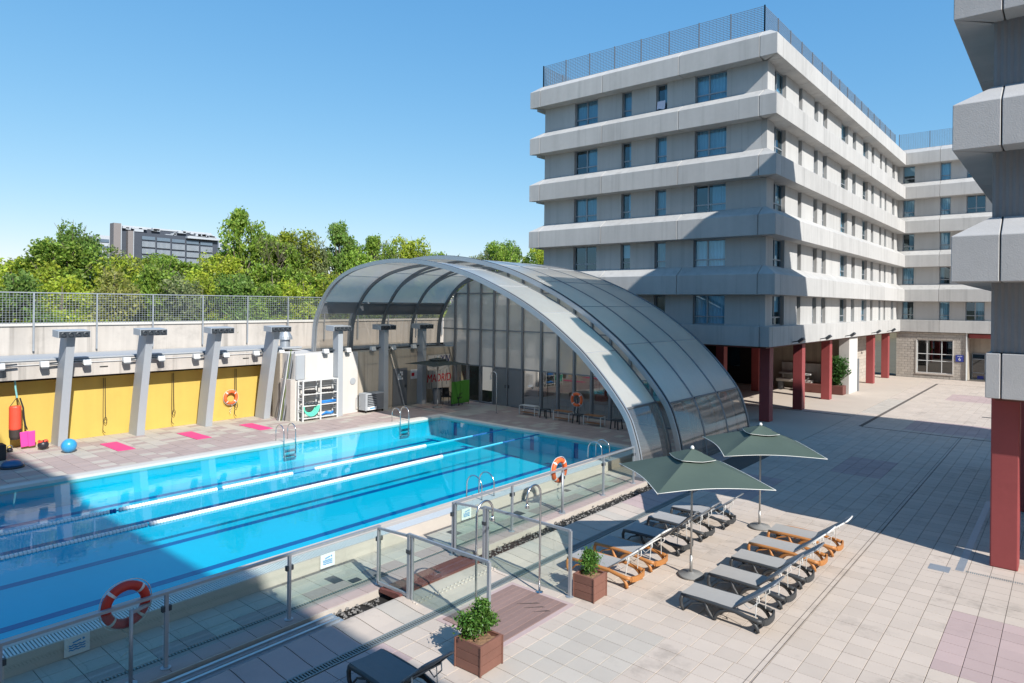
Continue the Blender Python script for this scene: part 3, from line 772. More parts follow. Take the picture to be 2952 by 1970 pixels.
# ------------------------------------------------------------------ parasols
def parasol(label, x, y, rz, half, zc, za, cm, trim, base=True, tilt=0):
    t = thing('parasol', label, 'parasol', (x, y, 0), 'square garden parasols', rz)
    MB().tube([(0, 0, .05), (0, 0, za + .02)], .021, 10).build('pole', 'pole', t, smooth=True, local=True)
    MB().tube([(0, 0, .05), (0, 0, .42)], .03, 10).build('pole_sleeve', 'pole', t, smooth=True, local=True)
    b = MB(); b.lathe([(.0, 0), (.24, 0), (.26, .025), (.24, .055), (.06, .07), (.045, .09), (0, .09)], (0, 0, 0), 28); b.build('base', 'base_stone', t, smooth=True, local=True)
    # canopy: four panels sagging between the ribs, edge curved in
    corners = [(half * math.cos(a), half * math.sin(a)) for a in (0, PI / 2, PI, 3 * PI / 2)]
    def surf(i, u, v):   # u radial 0..1, v across panel 0..1
        a, c = corners[i], corners[(i + 1) % 4]
        e = 1 - .055 * math.sin(PI * v) * u
        px, py = (a[0] * (1 - v) + c[0] * v) * u * e, (a[1] * (1 - v) + c[1] * v) * u * e
        z = za - (za - zc) * (u ** 1.08) - .045 * math.sin(PI * v) * math.sin(PI * min(1, u)) + .05 * math.sin(PI * v) * u * u * .9 + .007 * math.sin(9 * u + 4 * i) * math.sin(2 * PI * v) * (1 - u * .5) + .006 * math.sin(23 * v + i) * u * (1 - u) + tilt * (px)
        return (px, py, z)
    for i in range(4):
        b = MB(); NU, NV = 10, 10; vs = []; fs = []
        for p in range(NU + 1):
            for q in range(NV + 1): vs.append(surf(i, .16 + .84 * p / NU, q / NV))
        for p in range(NU):
            for q in range(NV): a = p * (NV + 1) + q; fs.append((a, a + NV + 1, a + NV + 2, a + 1))
        pn = b.add(vs, fs).build('canopy_panel', cm, t, smooth=True, local=True)
        if trim:
            MB().tube([surf(i, 1, q / 10) for q in range(11)], .0065, 5).build('piping', trim, pn, smooth=True, local=True)
            MB().tube([tuple(Vector(surf(i, .30, q / 10)) + Vector((0, 0, .055))) for q in range(11)], .005, 5).build('piping', trim, pn, smooth=True, local=True)
        a = corners[i]
        MB().tube([surf(i, .05, 0), tuple(Vector(surf(i, .5, 0)) - Vector((0, 0, .02))), tuple(Vector(surf(i, 1, 0)) - Vector((0, 0, .01)))], .011, 6).build('rib', 'pole', t, local=True)
        MB().tube([(0, 0, za - .62), tuple(Vector(surf(i, .5, 0)) - Vector((0, 0, .03)))], .009, 6).build('strut', 'pole', t, local=True)
    b = MB(); vs = []; fs = []
    for i in range(4):
        k = len(vs)
        for p in range(4):
            for q in range(7): c = surf(i, .30 * p / 3, q / 6); vs.append((c[0], c[1], c[2] + .06 + .01 * (3 - p)))
        for p in range(3):
            for q in range(6): a = k + p * 7 + q; fs.append((a, a + 7, a + 8, a + 1))
    b.add(vs, fs).build('vent_cap', cm, t, smooth=True, local=True)
    MB().lathe([(0, 0), (.035, .01), (.04, .04), (.02, .075), (0, .08)], (0, 0, za + .07), 12).build('finial', 'canopy_trim', t, smooth=True, local=True)
parasol('dark green square parasol with white piping nearer the camera', -5.79, 12.56, math.radians(3), 1.62, 2.0, 2.46, 'canopy', 'canopy_trim')
parasol('dark green square parasol with white piping farther away, in front of the dark arch panels', -5.8, 16.42, math.radians(-9), 1.62, 1.97, 2.42, 'canopy', 'canopy_trim')
parasol('dark parasol shading chairs under the rolled-back roof', -25.1, 24.0, math.radians(40), 1.75, 2.25, 2.5, 'canopy_dark', None)

# ------------------------------------------------------------------ life rings
def life_ring(label, c, axis, m, stand=None, rope=True):
    t = thing('life_ring', label, 'life ring', c, 'life rings round the pool')
    R, r = .262, .066; ax = Vector(axis).normalized(); e1 = ax.cross(Vector((0, 0, 1))).normalized(); e2 = e1.cross(ax); c = Vector(c)
    def P(a, rr=0, off=0): return c + (e1 * math.cos(a) + e2 * math.sin(a)) * (R + rr) + ax * off
    MB().tube([P(2 * PI * k / 40) for k in range(40)], r, 12, closed=True).build('ring', m, t, smooth=True)
    for q in range(4):
        a0 = PI / 4 + q * PI / 2; MB().tube([P(a0 + d * .035) for d in (-2, -1, 0, 1, 2)], r + .004, 12).build('reflective_band', 'reflector', t, smooth=True)
    if rope:
        pts = [P(2 * PI * k / 32, r + .012 + .02 * abs(math.sin(2 * 2 * PI * k / 32))) for k in range(32)]
        MB().tube(pts, .007, 5, closed=True).build('grab_line', 'rope', t)
        pts = [P(-PI / 2, .0) + Vector((random.uniform(-.05, .05), random.uniform(-.06, .06), -.08 - .05 * k)) for k in range(9)]
        MB().tube(pts, .008, 5).build('throw_line', 'rope', t)
    return t
life_ring('deep red life ring hung on the shaded railing at lower left', (RX - .1, 3.76, 1.08), (1, 0, 0), 'red_ring')
life_ring('bright orange life ring hung on the sunlit railing above the water', (RX - .1, 14.19, 1.07), (1, 0, 0), 'orange')
life_ring('orange life ring on a stand in front of the glazed end wall', (-17.4, 25.45, 1.04), (0, -1, 0), 'orange')
life_ring('orange life ring hung on the yellow wall', (-29.25, 15.05, 1.02), (1, 0, 0), 'orange')
def ring_stand(label, x, y, h, m='steel_grey', arm=(0, 0)):
    t = thing('ring_stand', label, 'stand', (x, y, 0), 'posts that carry life rings')
    MB().tube([(x, y, 0), (x, y, h)], .028, 8).build('post', m, t, smooth=True)
    MB().lathe([(.09, 0), (.09, .012), (.04, .02)], (x, y, 0), 14).build('base_plate', m, t)
    MB().beam((x, y, h - .04), (x + arm[0], y + arm[1], h - .04), .05, .04).build('bracket', m, t)
ring_stand('short grey post holding the deep red life ring', RX + .06, 3.77, 1.05, 'galv', (-.1, .28))
ring_stand('short grey post holding the bright orange life ring', RX + .08, 14.1, 1.05, 'galv', (-.1, .2))
ring_stand('dark post holding the life ring by the glazed end wall', -17.4, 25.53, 1.1, 'steel_dark', (0, -.1))

# ================================================================== ROLLED-BACK POOL ROOF
ARC = [(-27.93, 2.98), (-27.9, 3.6), (-27.78, 4.45), (-27.22, 5.45), (-26.35, 6.25), (-25.23, 6.77), (-23.95, 7.05), (-22.63, 7.18), (-21.43, 7.18), (-20.29, 7.08), (-19.0, 6.86), (-17.78, 6.55), (-16.82, 6.22), (-15.38, 5.62), (-14.03, 4.90), (-12.78, 4.04), (-12.12, 3.48), (-11.40, 2.76), (-10.74, 1.95), (-10.46, 1.3), (-10.28, .62), (-10.2, -.1)]
def smooth_curve(pts, n):
    P = [Vector((p[0], p[1])) for p in pts]; P = [P[0] * 2 - P[1]] + P + [P[-1] * 2 - P[-2]]; out = []
    for i in range(1, len(P) - 2):
        for k in range(n):
            t = k / n; a, b, c, d = P[i - 1], P[i], P[i + 1], P[i + 2]
            out.append(.5 * ((2 * b) + (c - a) * t + (2 * a - 5 * b + 4 * c - d) * t * t + (3 * b - a - 3 * c + d) * t ** 3))
    out.append(P[-2]); return out
def resample(pts, n):
    L = [0]
    for a, b in zip(pts, pts[1:]): L.append(L[-1] + (b - a).length)
    out = []; j = 0
    for i in range(n + 1):
        s = L[-1] * i / n
        while j < len(L) - 2 and L[j + 1] < s: j += 1
        out.append(pts[j].lerp(pts[j + 1], (s - L[j]) / max(1e-6, L[j + 1] - L[j])))
    return out
BASE = resample(smooth_curve(ARC, 6), 110)
def offset(pts, d):
    out = []
    for i, p in enumerate(pts):
        t = (pts[min(i + 1, len(pts) - 1)] - pts[max(i - 1, 0)]).normalized(); out.append(p + Vector((-t.y, t.x)) * d)
    return out
IN, OUT = BASE, offset(BASE, .27)
enc = thing('pool_enclosure', 'rolled-back telescopic arched pool roof of translucent panels and grey ribs', 'pool roof', (-19, 22.7, 0))
def rib(curve, y, w, dpt, m, name='rib', parent=enc):
    n = len(curve); o = offset(curve, dpt); b = MB(); vs = []
    for p, q in zip(curve, o): vs += [(p.x, y - w / 2, p.y), (p.x, y + w / 2, p.y), (q.x, y + w / 2, q.y), (q.x, y - w / 2, q.y)]
    fs = [(0, 3, 2, 1), (4 * n - 4, 4 * n - 3, 4 * n - 2, 4 * n - 1)]
    for i in range(n - 1):
        for k in range(4): a = 4 * i + k; c = 4 * i + (k + 1) % 4; fs.append((a, c, c + 4, a + 4))
    return b.add(vs, fs).build(name, m, parent)
# front arch of the inner shell: bright front profile, black gasket, bright rear profile
f = rib(offset(IN, -.10), 18.42, .07, .17, 'arch_alu', 'front_arch')
rib(offset(IN, .005), 18.475, .04, .075, 'rubber', 'gasket', f); rib(offset(IN, -.07), 18.53, .07, .15, 'arch_alu', 'arch_profile', f)
for y in (20.62,): rib(offset(IN, -.13), y, .10, .14, 'arch_rib')
f = rib(offset(OUT, -.10), 20.68, .08, .17, 'arch_alu', 'front_arch')
rib(offset(OUT, .0), 20.74, .05, .085, 'rubber', 'gasket', f); rib(offset(OUT, -.08), 20.81, .09, .15, 'arch_rib', 'arch_profile', f)
for y in (22.8, 24.85): rib(offset(OUT, -.12), y, .10, .13, 'arch_rib')
rib(offset(OUT, -.12), 26.95, .12, .15, 'arch_rib')
for y in (22.5, 24.55, 26.6): rib(offset(IN, -.08), y, .06, .08, 'arch_rib')
def idx_z(curve, z, side):
    h = len(curve) // 2; r = range(0, h) if side < 0 else range(len(curve) - 1, h, -1)
    for i in r:
        if curve[i].y >= z: return i
def panels(curve, y0, y1, outer):
    a = idx_z(curve, 5.3, -1); b = idx_z(curve, 2.02, 1); n = len(curve) - 1
    cuts = [(0, idx_z(curve, 4.75, -1), 'smoke_panel'), (idx_z(curve, 4.75, -1), a, 'steel_grey')]
    K = 8
    for k in range(K): cuts.append((a + (b - a) * k // K, a + (b - a) * (k + 1) // K, 'poly_panel'))
    cuts.append((b, n, 'smoke_panel'))
    for i0, i1, m in cuts:
        q = MB(); vs = []; fs = []
        for i in range(i0, i1 + 1): p = curve[i]; vs += [(p.x, y0, p.y), (p.x, y1, p.y)]
        for i in range(i1 - i0): fs.append((2 * i, 2 * i + 1, 2 * i + 3, 2 * i + 2))
        q.add(vs, fs).build('roof_panel', m, enc, smooth=True)
        if m == 'poly_panel' or i0 == b:
            p = curve[i0]; w = .10 if i0 in (a, b) else .022
            MB().beam((p.x, y0, p.y), (p.x, y1, p.y), w, .05 if w > .05 else .03).build('purlin', 'arch_rib' if w > .05 else 'steel_paint', enc)
panels(IN, 18.5, 20.62, False)
for y0, y1 in ((20.8, 22.74), (22.86, 24.79), (24.91, 26.88)): panels(OUT, y0, y1, True)
for y0, y1 in ((20.7, 26.5),):
    for z in (5.3,):
        i = idx_z(IN, z, -1); p = IN[i]; MB().beam((p.x, y0, p.y), (p.x, y1, p.y), .06, .08).build('purlin', 'arch_rib', enc)
MB().box(-10.32, -10.02, 18.3, 27.1, -.1, .1).build('track_beam', 'arch_rib', enc)
MB().box(-28.25, -27.75, 18.3, 27.1, 2.93, 3.02).build('track_beam', 'steel_dark', enc)

# ------------------------------------------------------------------ glazed end wall
gw = thing('glazed_end_wall', 'tall glazed end wall of grey mullions closing the arched pool hall', 'glass wall', (-18.5, 26.9, 0))
GY = 26.9
def roof_z(x):
    for p, q in zip(IN, IN[1:]):
        if p.x <= x <= q.x and q.x - p.x > 1e-6: return p.y + (q.y - p.y) * (x - p.x) / (q.x - p.x)
    return 0
MX = [-27.75, -26.72, -25.73, -24.75, -23.78, -22.82, -21.8, -20.57, -19.53, -18.55, -17.54, -16.5, -15.45, -14.4, -13.35, -12.3, -11.3]
for x in MX[1:]:
    MB().box(x - .055, x + .055, GY - .09, GY + .09, 0, roof_z(x) + .1).build('mullion', 'steel_grey', gw)
rows = [(0.06, 2.0), (2.0, 3.98), (3.98, 5.96), (5.96, 7.6)]
for a, b in zip(MX, MX[1:]):
    lo = 3.0 if a < -27 else 0
    for z0, z1 in rows:
        if z1 <= lo: continue
        z0 = max(z0, lo); t0, t1 = min(z1, roof_z(a)), min(z1, roof_z(b))
        if max(t0, t1) <= z0 + .1: continue
        z_t = z1 if z1 < 7 else None
        door = (-23.9 < a < -21.9 and z0 < 1)
        m = 'steel_grey' if door else ('clear_glass' if z0 < 1 and -26.9 < a < -23.9 else ('wall_glass' if z0 < 1 else 'poly_upper'))
        A, B = a + .055, b - .055; h0, h1 = max(z0 + .05, min(t0, z1 - .03)), max(z0 + .05, min(t1, z1 - .03))
        if door:
            d = MB(); d.box(A, B, GY - .03, GY + .03, .06, 1.96); o = d.build('door', 'steel_grey', gw, bevel=.006)
            hx = B - .06 if a < -23 else A + .06; MB().box(hx - .015, hx + .015, GY - .09, GY - .03, .95, 1.12).build('handle', 'steel_dark', o)
        else:
            d = MB(); d.add([(A, GY, z0 + .03), (B, GY, z0 + .03), (B, GY, h1), (A, GY, h0)], [(0, 1, 2, 3)]); d.build('pane', m, gw)
    for z in (.03, 2.0, 3.98, 5.96):
        if z < lo: continue
        if min(roof_z(a), roof_z(b)) > z: MB().box(a + .055, b - .055, GY - .05, GY + .05, z - .03, z + .03).build('transom', 'steel_grey', gw)

# concrete passage behind the glass, sunlit
bw = thing('rear_parapet', 'pale concrete parapet seen through the clear panes of the end wall', 'wall', (-24.6, 29.2, 0))
MB().box(-28.5, -23.9, 30.9, 31.1, 0, 2.6).build('wall', 'plaster_white', bw)
pl = thing('brick_planter', 'reddish brown low planter behind the clear panes', 'planter', (-25.2, 29.7, 0)); MB().box(-25.9, -24.5, 29.4, 29.9, .12, .7).build('wall', 'red_paint', pl, bevel=.01)

# ------------------------------------------------------------------ left side: retaining walls, yellow wall, beam
yw = thing('yellow_wall', 'bright yellow exercise wall behind the leaning columns', 'wall', (-29.5, 8, 0))
MB().box(-29.7, -29.4, -6, 16.75, 0, 2.36).build('wall_panel', 'yellow', yw)
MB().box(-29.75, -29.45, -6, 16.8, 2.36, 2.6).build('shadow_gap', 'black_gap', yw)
MB().box(-29.36, -29.1, 16.4, 16.72, 0, .85).build('low_cover', 'yellow', yw)
be = thing('concrete_beam', 'pale stained concrete beam running above the yellow wall', 'beam', (-29, 8, 2.5))
MB().box(-29.9, -28.62, -6, 17.35, 2.5, 3.12).build('beam_face', 'wall_aged', be, bevel=.015)
MB().box(-32, -28.7, -6, 18.3, 3.12, 3.16).build('ledge', 'steel_paint', be)
MB().box(-29.0, -28.66, -6, 18.3, 3.16, 3.22).build('edge_channel', 'steel_paint', be)
MB().tube([(-28.58, -6, 3.02), (-28.58, 17.3, 3.02)], .012, 6).build('cable_conduit', 'alu_white', be)
for y in (9.62, 15.4): MB().box(-28.63, -28.60, y - .14, y + .14, 2.8, 2.835).build('weep_slot', 'black_gap', be)
pw = thing('boundary_wall', 'weathered white boundary wall below the mesh fence', 'wall', (-32, 10, 3.1))
MB().box(-32.3, -32.05, -6, 40, 2.8, 4.3).build('wall', 'wall_aged', pw)
MB().box(-32.36, -31.98, -6, 40, 4.3, 4.42).build('cap', 'coping_white', pw, bevel=.01)
cw = thing('concrete_wall', 'pale concrete retaining wall with a grey door under the arch', 'wall', (-27.3, 22, 0))
MB().box(-32, -26.92, 18.75, 27.6, 0, 2.96).build('wall', 'concrete_rough', cw)
MB().box(-32, -26.95, 16.86, 18.75, 0, 3.02).build('white_panel', 'plaster_white', cw)
MB().box(-26.96, -26.90, 17.35, 20.3, 0, 2.98).build('white_panel', 'plaster_white', cw)
MB().box(-26.955, -26.885, 16.88, 17.32, 1.85, 2.95).build('grey_panel', 'steel_paint', cw)
MB().box(-28.6, -28.0, 16.74, 16.86, 0, 3.0).build('return_wall', 'concrete_rough', cw)
MB().lathe([(0, 0), (.16, 0), (.17, .02), (.14, .03), (0, .03)], (-26.9, 20.0, 1.55), 20, 'x').build('vent_grille', 'steel_paint', cw)
for i in range(7): MB().box(-26.93, -26.915, 20.9 + i * .95, 20.915 + i * .95, 0, 2.9).build('form_joint', 'mortar', cw)
dr = MB().box(-26.94, -26.87, 22.52, 23.48, 0, 1.98).build('door', 'steel_grey', cw, bevel=.006)
MB().box(-26.87, -26.82, 23.3, 23.38, .95, 1.1).build('handle', 'steel_dark', dr)
for k in range(4):
    for j in range(3):
        if (k + j) % 4 != 3: MB().box(-26.868, -26.864, 22.85 + j * .11, 22.85 + j * .11 + .1, 1.38 + k * .11, 1.38 + k * .11 + .1).build('paper_notice', 'sign_white', dr)
MB().box(-26.915, -26.905, 23.75, 24.2, 1.35, 1.85).build('paper_notice', 'sign_white', cw)
MB().box(-26.904, -26.90, 23.8, 24.0, 1.5, 1.68).build('red_mark', 'paint_red', cw)
# painted lettering on the far end of the wall
ga = thing('wall_lettering', 'white painted wall area with red and dark blue graffiti lettering', 'graffiti', (-26.9, 25.8, 0))
MB().box(-26.93, -26.905, 24.95, 26.65, .7, 2.55).build('painted_ground', 'plaster_white', ga)
def letters(txt, size, m, y, z, sh=0, sx=1.0):
    me = text_mesh(txt, size, m, .006, sh); o = link('lettering', me, ga); o.location = Vector((-26.895, y, z)) - ga.location
    o.rotation_euler = (PI / 2, 0, PI / 2); o.scale = (sx, 1, 1)
letters('MADRID', .62, 'paint_red', 25.82, 1.25, .1, .78)
letters('XIV', .55, 'paint_navy', 26.3, 2.28, 0, .85)
dp = MB()
for i in range(46):
    y = 24.98 + random.random() * 1.6; h = random.uniform(.15, .5); z = random.choice([1.7, 1.05, 2.3, 2.5]); dp.box(-26.903, -26.899, y, y + random.uniform(.01, .03), z - h, z)
tag(dp.build('paint_drips', 'steel_grey', ga), kind='stuff')

# ------------------------------------------------------------------ columns with air-jet heads
def column(label, y, xb, xt, d, hx1):
    t = thing('jet_column', label, 'column', (xb, y, 0), 'grey columns with four-nozzle heads')
    w, H = .30, 4.06
    b = MB(); vs = []
    for k in range(9):
        f_ = k / 8; x = xb + (xt - xb) * (f_ ** 1.15); z = H * f_; ww = w * (1 - .12 * f_); dd = d * (1 - .08 * f_)
        vs += [(x - dd / 2, y - ww / 2, z), (x + dd / 2, y - ww / 2, z), (x + dd / 2, y + ww / 2, z), (x - dd / 2, y + ww / 2, z)]
    fs = [(3, 2, 1, 0), (32, 33, 34, 35)]
    for k in range(8):
        for i in range(4): a = 4 * k + i; c = 4 * k + (i + 1) % 4; fs.append((a, c, c + 4, a + 4))
    b.add(vs, fs).build('shaft', 'steel_paint', t, bevel=.006)
    hx0 = hx1 - .66
    hd = MB(); hd.add([(hx0, y - .5, 4.06), (hx1, y - .5, 4.03), (hx1, y + .5, 4.03), (hx0, y + .5, 4.06), (hx0, y - .5, 4.31), (hx1, y - .5, 4.27), (hx1, y + .5, 4.27), (hx0, y + .5, 4.31)], [(4, 5, 6, 7), (0, 1, 5, 4), (1, 2, 6, 5), (2, 3, 7, 6), (3, 0, 4, 7), (3, 2, 1, 0)])
    hd = hd.build('jet_head', 'steel_paint', t, bevel=.008)
    MB().box(hx1 - .01, hx1 + .015, y - .48, y + .48, 4.04, 4.25).build('nozzle_plate', 'steel_dark', hd)
    for k in range(4):
        yy = y - .345 + .23 * k
        MB().lathe([(.085, 0), (.085, .04), (.06, .05), (.05, -.02), (0, -.02)], (hx1 + .012, yy, 4.145), 16, 'x').build('nozzle', 'steel_dark', hd, smooth=False)
NAMES = ['leftmost of the grey columns with a four-nozzle head', 'second grey nozzle-headed column from the left before the yellow wall', 'third grey nozzle-headed column, left of the life ring on yellow', 'fourth grey nozzle-headed column, at the right end of the yellow wall',
         'grey nozzle-headed column beside the white equipment shelf', 'grey nozzle-headed column behind the metal trolley', 'grey nozzle-headed column beside the grey door under the roof']
for i, y in enumerate((8.2, 10.88, 13.62, 16.32)): column(NAMES[i], y, -28.76, -27.90, .8, -27.2)
for i, y in enumerate((19.0, 21.75, 24.35)): column(NAMES[4 + i], y, -26.72, -26.72, .46, -26.35)
column('grey nozzle-headed column past the left picture edge', 5.45, -28.76, -27.90, .8, -27.2)

# floodlights on bracket arms
def flood(label, x, y, z, arm):
    t = thing('floodlight', label, 'floodlight', (x, y, z), 'white floodlights along the concrete beam')
    MB().add([(x - .1, y - .13, z - .06), (x + .12, y - .13, z - .1), (x + .12, y + .13, z - .1), (x - .1, y + .13, z - .06), (x - .1, y - .13, z + .1), (x + .06, y - .13, z + .1), (x + .06, y + .13, z + .1), (x - .1, y + .13, z + .1)], [(4, 5, 6, 7), (0, 1, 5, 4), (1, 2, 6, 5), (2, 3, 7, 6), (3, 0, 4, 7), (3, 2, 1, 0)]).build('housing', 'alu_white', t, bevel=.01)
    MB().box(x - .08, x + .1, y - .11, y + .11, z - .14, z - .095).build('visor', 'steel_grey', t)
    MB().beam((x - .05, y, z), (x - .05, y + arm, z + .03), .05, .06).build('arm', 'steel_dark', t)
FL = [(-28.35, 6.3, .5, 'left edge'), (-28.35, 7.6, .45, 'left of the leftmost column'), (-28.35, 8.95, -.5, 'right of the leftmost column'), (-28.35, 10.33, .4, 'left of the second column'), (-28.35, 11.62, -.5, 'right of the second column'), (-28.35, 13.05, .4, 'left of the third column'), (-28.35, 14.33, -.5, 'right of the third column'), (-28.35, 15.75, .4, 'left of the fourth column'), (-28.35, 17.0, -.5, 'right of the fourth column'),
      (-26.75, 18.35, .5, 'above the white shelf'), (-26.75, 19.6, -.45, 'above the round vent'), (-26.75, 21.1, .5, 'left of the column behind the trolley'), (-26.75, 22.4, -.45, 'above the grey door'), (-26.75, 23.8, .4, 'beside the last column under the roof')]
for x, y, a, w in FL: flood('white floodlight on the beam, ' + w, x, y, 3.05 if x < -27 else 3.1, a)
t = thing('roof_ventilator', 'grey metal ventilator cowl on the ledge beside the arch foot', 'ventilator', (-30, 19.4, 3.0))
MB().lathe([(.24, 0), (.24, .42), (.36, .42), (.34, .55), (.12, .98), (0, 1.02)], (-30, 18.2, 3.1), 20).build('cowl', 'galv', t, smooth=False)
t = thing('pole_bundle', 'bundle of grey cleaning poles leaning beside the white wall', 'poles', (-27.4, 16.6, 0))
for i in range(5): MB().tube([(-27.5 + .06 * i, 16.35 + .05 * i, 0), (-27.3 + .05 * i, 16.72 + .05 * i, 3.0 + .12 * (i % 3))], .02, 6).build('pole', ('steel_grey', 'alu_white', 'leaf_c', 'galv', 'steel_dark')[i], t)

# ------------------------------------------------------------------ mesh fence
fe = thing('mesh_fence', 'galvanised wire mesh fence on the white boundary wall', 'fence', (-31.95, 10, 3.3))
FY = [-.9 + 2.27 * i for i in range(18)]
for y in FY: MB().box(-31.97, -31.91, y - .03, y + .03, 3.3, 5.66).build('post', 'galv', fe)
for a, b in zip(FY, FY[1:]):
    m = MB(); n = 20
    for k in range(1, n): y = a + (b - a) * k / n; m.box(-31.952, -31.942, y - .005, y + .005, 4.42, 5.63)
    for k in range(13): z = 4.45 + 1.18 * k / 12; m.box(-31.951, -31.943, a, b, z - .005, z + .005)
    tag(m.build('mesh_panel', 'galv', fe), kind='stuff')
MB().box(-31.965, -31.92, FY[0], FY[-1], 5.63, 5.67).build('top_rail', 'galv', fe)

# ------------------------------------------------------------------ things on the far deck
def strap(label, y):
    t = thing('training_strap', label, 'exercise strap', (-29.3, y, .1), 'black suspension straps on the yellow wall')
    MB().tube([(-29.32, y - .02, 2.3), (-29.3, y - .03, 1.2), (-29.28, y - .03, .55)], .012, 5).build('strap', 'bag_dark', t)
    MB().tube([(-29.3, y + .03, 2.3), (-29.28, y + .04, 1.2), (-29.27, y + .05, .75)], .014, 5).build('strap', 'black_cloth', t)
    MB().tube([(-29.27, y + .05 + .055 * math.cos(2 * PI * k / 14), .62 + .12 * math.sin(2 * PI * k / 14)) for k in range(14)], .012, 5, closed=True).build('grip', 'black_cloth', t)
    MB().tube([(-29.27, y - .03, .5), (-29.25, y - .05, .25), (-29.25, y - .0, .16), (-29.25, y + .05, .12)], .012, 5).build('grip', 'black_cloth', t)
strap('black suspension strap between the first two columns', 9.87); strap('black suspension strap between the second and third columns', 12.5); strap('black suspension strap behind the life ring on the yellow wall', 15.28)
t = thing('punch_bag', 'red and black punch bag hanging from a turquoise rope', 'punch bag', (-28.9, 6.9, .3))
MB().lathe([(0, .72), (.17, .72), (.185, .76), (.185, 1.52), (.17, 1.56), (0, 1.57)], (-28.9, 6.88, 0), 20).build('bag', 'bag_red', t, smooth=False)
MB().lathe([(0, .36), (.14, .37), (.175, .46), (.185, .72), (0, .72)], (-28.9, 6.88, 0), 20).build('lower_bag', 'bag_dark', t)
MB().tube([(-28.9, 6.86, 2.5), (-28.9, 6.88, 2.2), (-28.9, 6.93, 1.85)], .03, 6).build('rope', 'cyan_rope', t)
for dy in (-.15, .15): MB().tube([(-28.9, 6.93, 1.87), (-28.9, 6.88 + dy, 1.56)], .012, 5).build('sling', 'bag_dark', t)
MB().tube([(-28.75, 6.98, 1.85), (-28.72, 7.07, 1.5), (-28.72, 7.1, 1.1), (-28.7, 7.14, .85), (-28.7, 7.2, .7)], [.025, .03, .035, .03, .02], 6).build('rope', 'black_cloth', t)
t = thing('kickboards', 'pink kickboards hanging beside the punch bag', 'kickboards', (-28.8, 7.25, .05))
for k, (dy, w) in enumerate(((.0, .24), (.22, .2))):
    MB().add([(-28.75 + .03 * k, 7.02 + dy, .08), (-28.7 + .03 * k, 7.02 + dy, .08), (-28.7 + .03 * k, 7.02 + dy + w, .1), (-28.75 + .03 * k, 7.02 + dy + w, .1), (-28.78 + .03 * k, 6.98 + dy, .62), (-28.73 + .03 * k, 6.98 + dy, .62), (-28.73 + .03 * k, 7.02 + dy + w, .64), (-28.78 + .03 * k, 7.02 + dy + w, .64)], [(4, 5, 6, 7), (0, 1, 5, 4), (1, 2, 6, 5), (2, 3, 7, 6), (3, 0, 4, 7), (3, 2, 1, 0)]).build('board', 'pink_board', t, bevel=.02)
def ball(label, name, cat, x, y, r, m, extra=None, sq=1.0):
    t = thing(name, label, cat, (x, y, 0))
    n = 16; prof = [(max(.001, r * math.sin(PI * k / n)), r * sq - r * sq * math.cos(PI * k / n)) for k in range(n + 1)]
    MB().lathe(prof, (x, y, 0), 28).build('ball', m, t, smooth=True)
    return t
b1 = ball('glossy light blue exercise ball at the foot of the leftmost column', 'exercise_ball', 'ball', -27.0, 8.0, .245, 'ball_blue')
MB().lathe([(0, .455), (.03, .453), (.045, .448)], (-27.0, 8.0, .03), 12).build('valve', 'sign_white', b1)
b2 = ball('black medicine ball with a red band lying on top', 'medicine_ball', 'ball', -28.2, 7.55, .17, 'ball_black')
MB().tube([(-28.2 + .12 * math.cos(a * .5), 7.55 + .14 * math.sin(a * .5), .30 + .03 * math.sin(a * 1.7)) for a in range(13)], .03, 6).build('red_band', 'bag_red', b2)
t = thing('balance_dome', 'dark blue half-ball balance trainer on the deck', 'balance dome', (-25.9, 6.1, 0))
MB().lathe([(0, 0), (.33, 0), (.34, .03), (.32, .06), (0, .06)], (-25.9, 6.1, 0), 28).build('platform', 'ball_black', t)
MB().lathe([(.31, .06), (.29, .13), (.22, .20), (.12, .24), (.001, .25)], (-25.9, 6.1, 0), 28).build('dome', 'dome_blue', t, smooth=True)
t = thing('plyo_box', 'black foam jump box at the left picture edge', 'jump box', (-27.4, 5.95, 0)); MB().box(-27.7, -27.2, 5.55, 6.25, 0, .52).build('box', 'foam_black', t, bevel=.03)
t = thing('kettlebell', 'small black kettlebell beside the jump box', 'kettlebell', (-28.55, 6.65, 0))
MB().lathe([(.05, 0), (.085, .03), (.095, .08), (.07, .14), (.001, .16)], (-28.55, 6.65, 0), 16).build('weight', 'ball_black', t, smooth=True)
MB().tube([(-28.55, 6.65 + .075 * math.cos(PI * k / 10), .14 + .1 * math.sin(PI * k / 10)) for k in range(11)], .014, 6).build('handle', 'steel_grey', t)
for y, w in ((9.5, 'first pink exercise mat from the left, nearest the blue ball'), (12.3, 'middle one of three pink exercise mats'), (14.93, 'pink exercise mat nearest the white shelf')):
    t = thing('exercise_mat', w, 'exercise mat', (-26.8, y, 0), 'pink exercise mats'); MB().box(-27.72, -25.95, y - .29, y + .29, .003, .018).build('mat', 'pink_mat', t, bevel=.004)
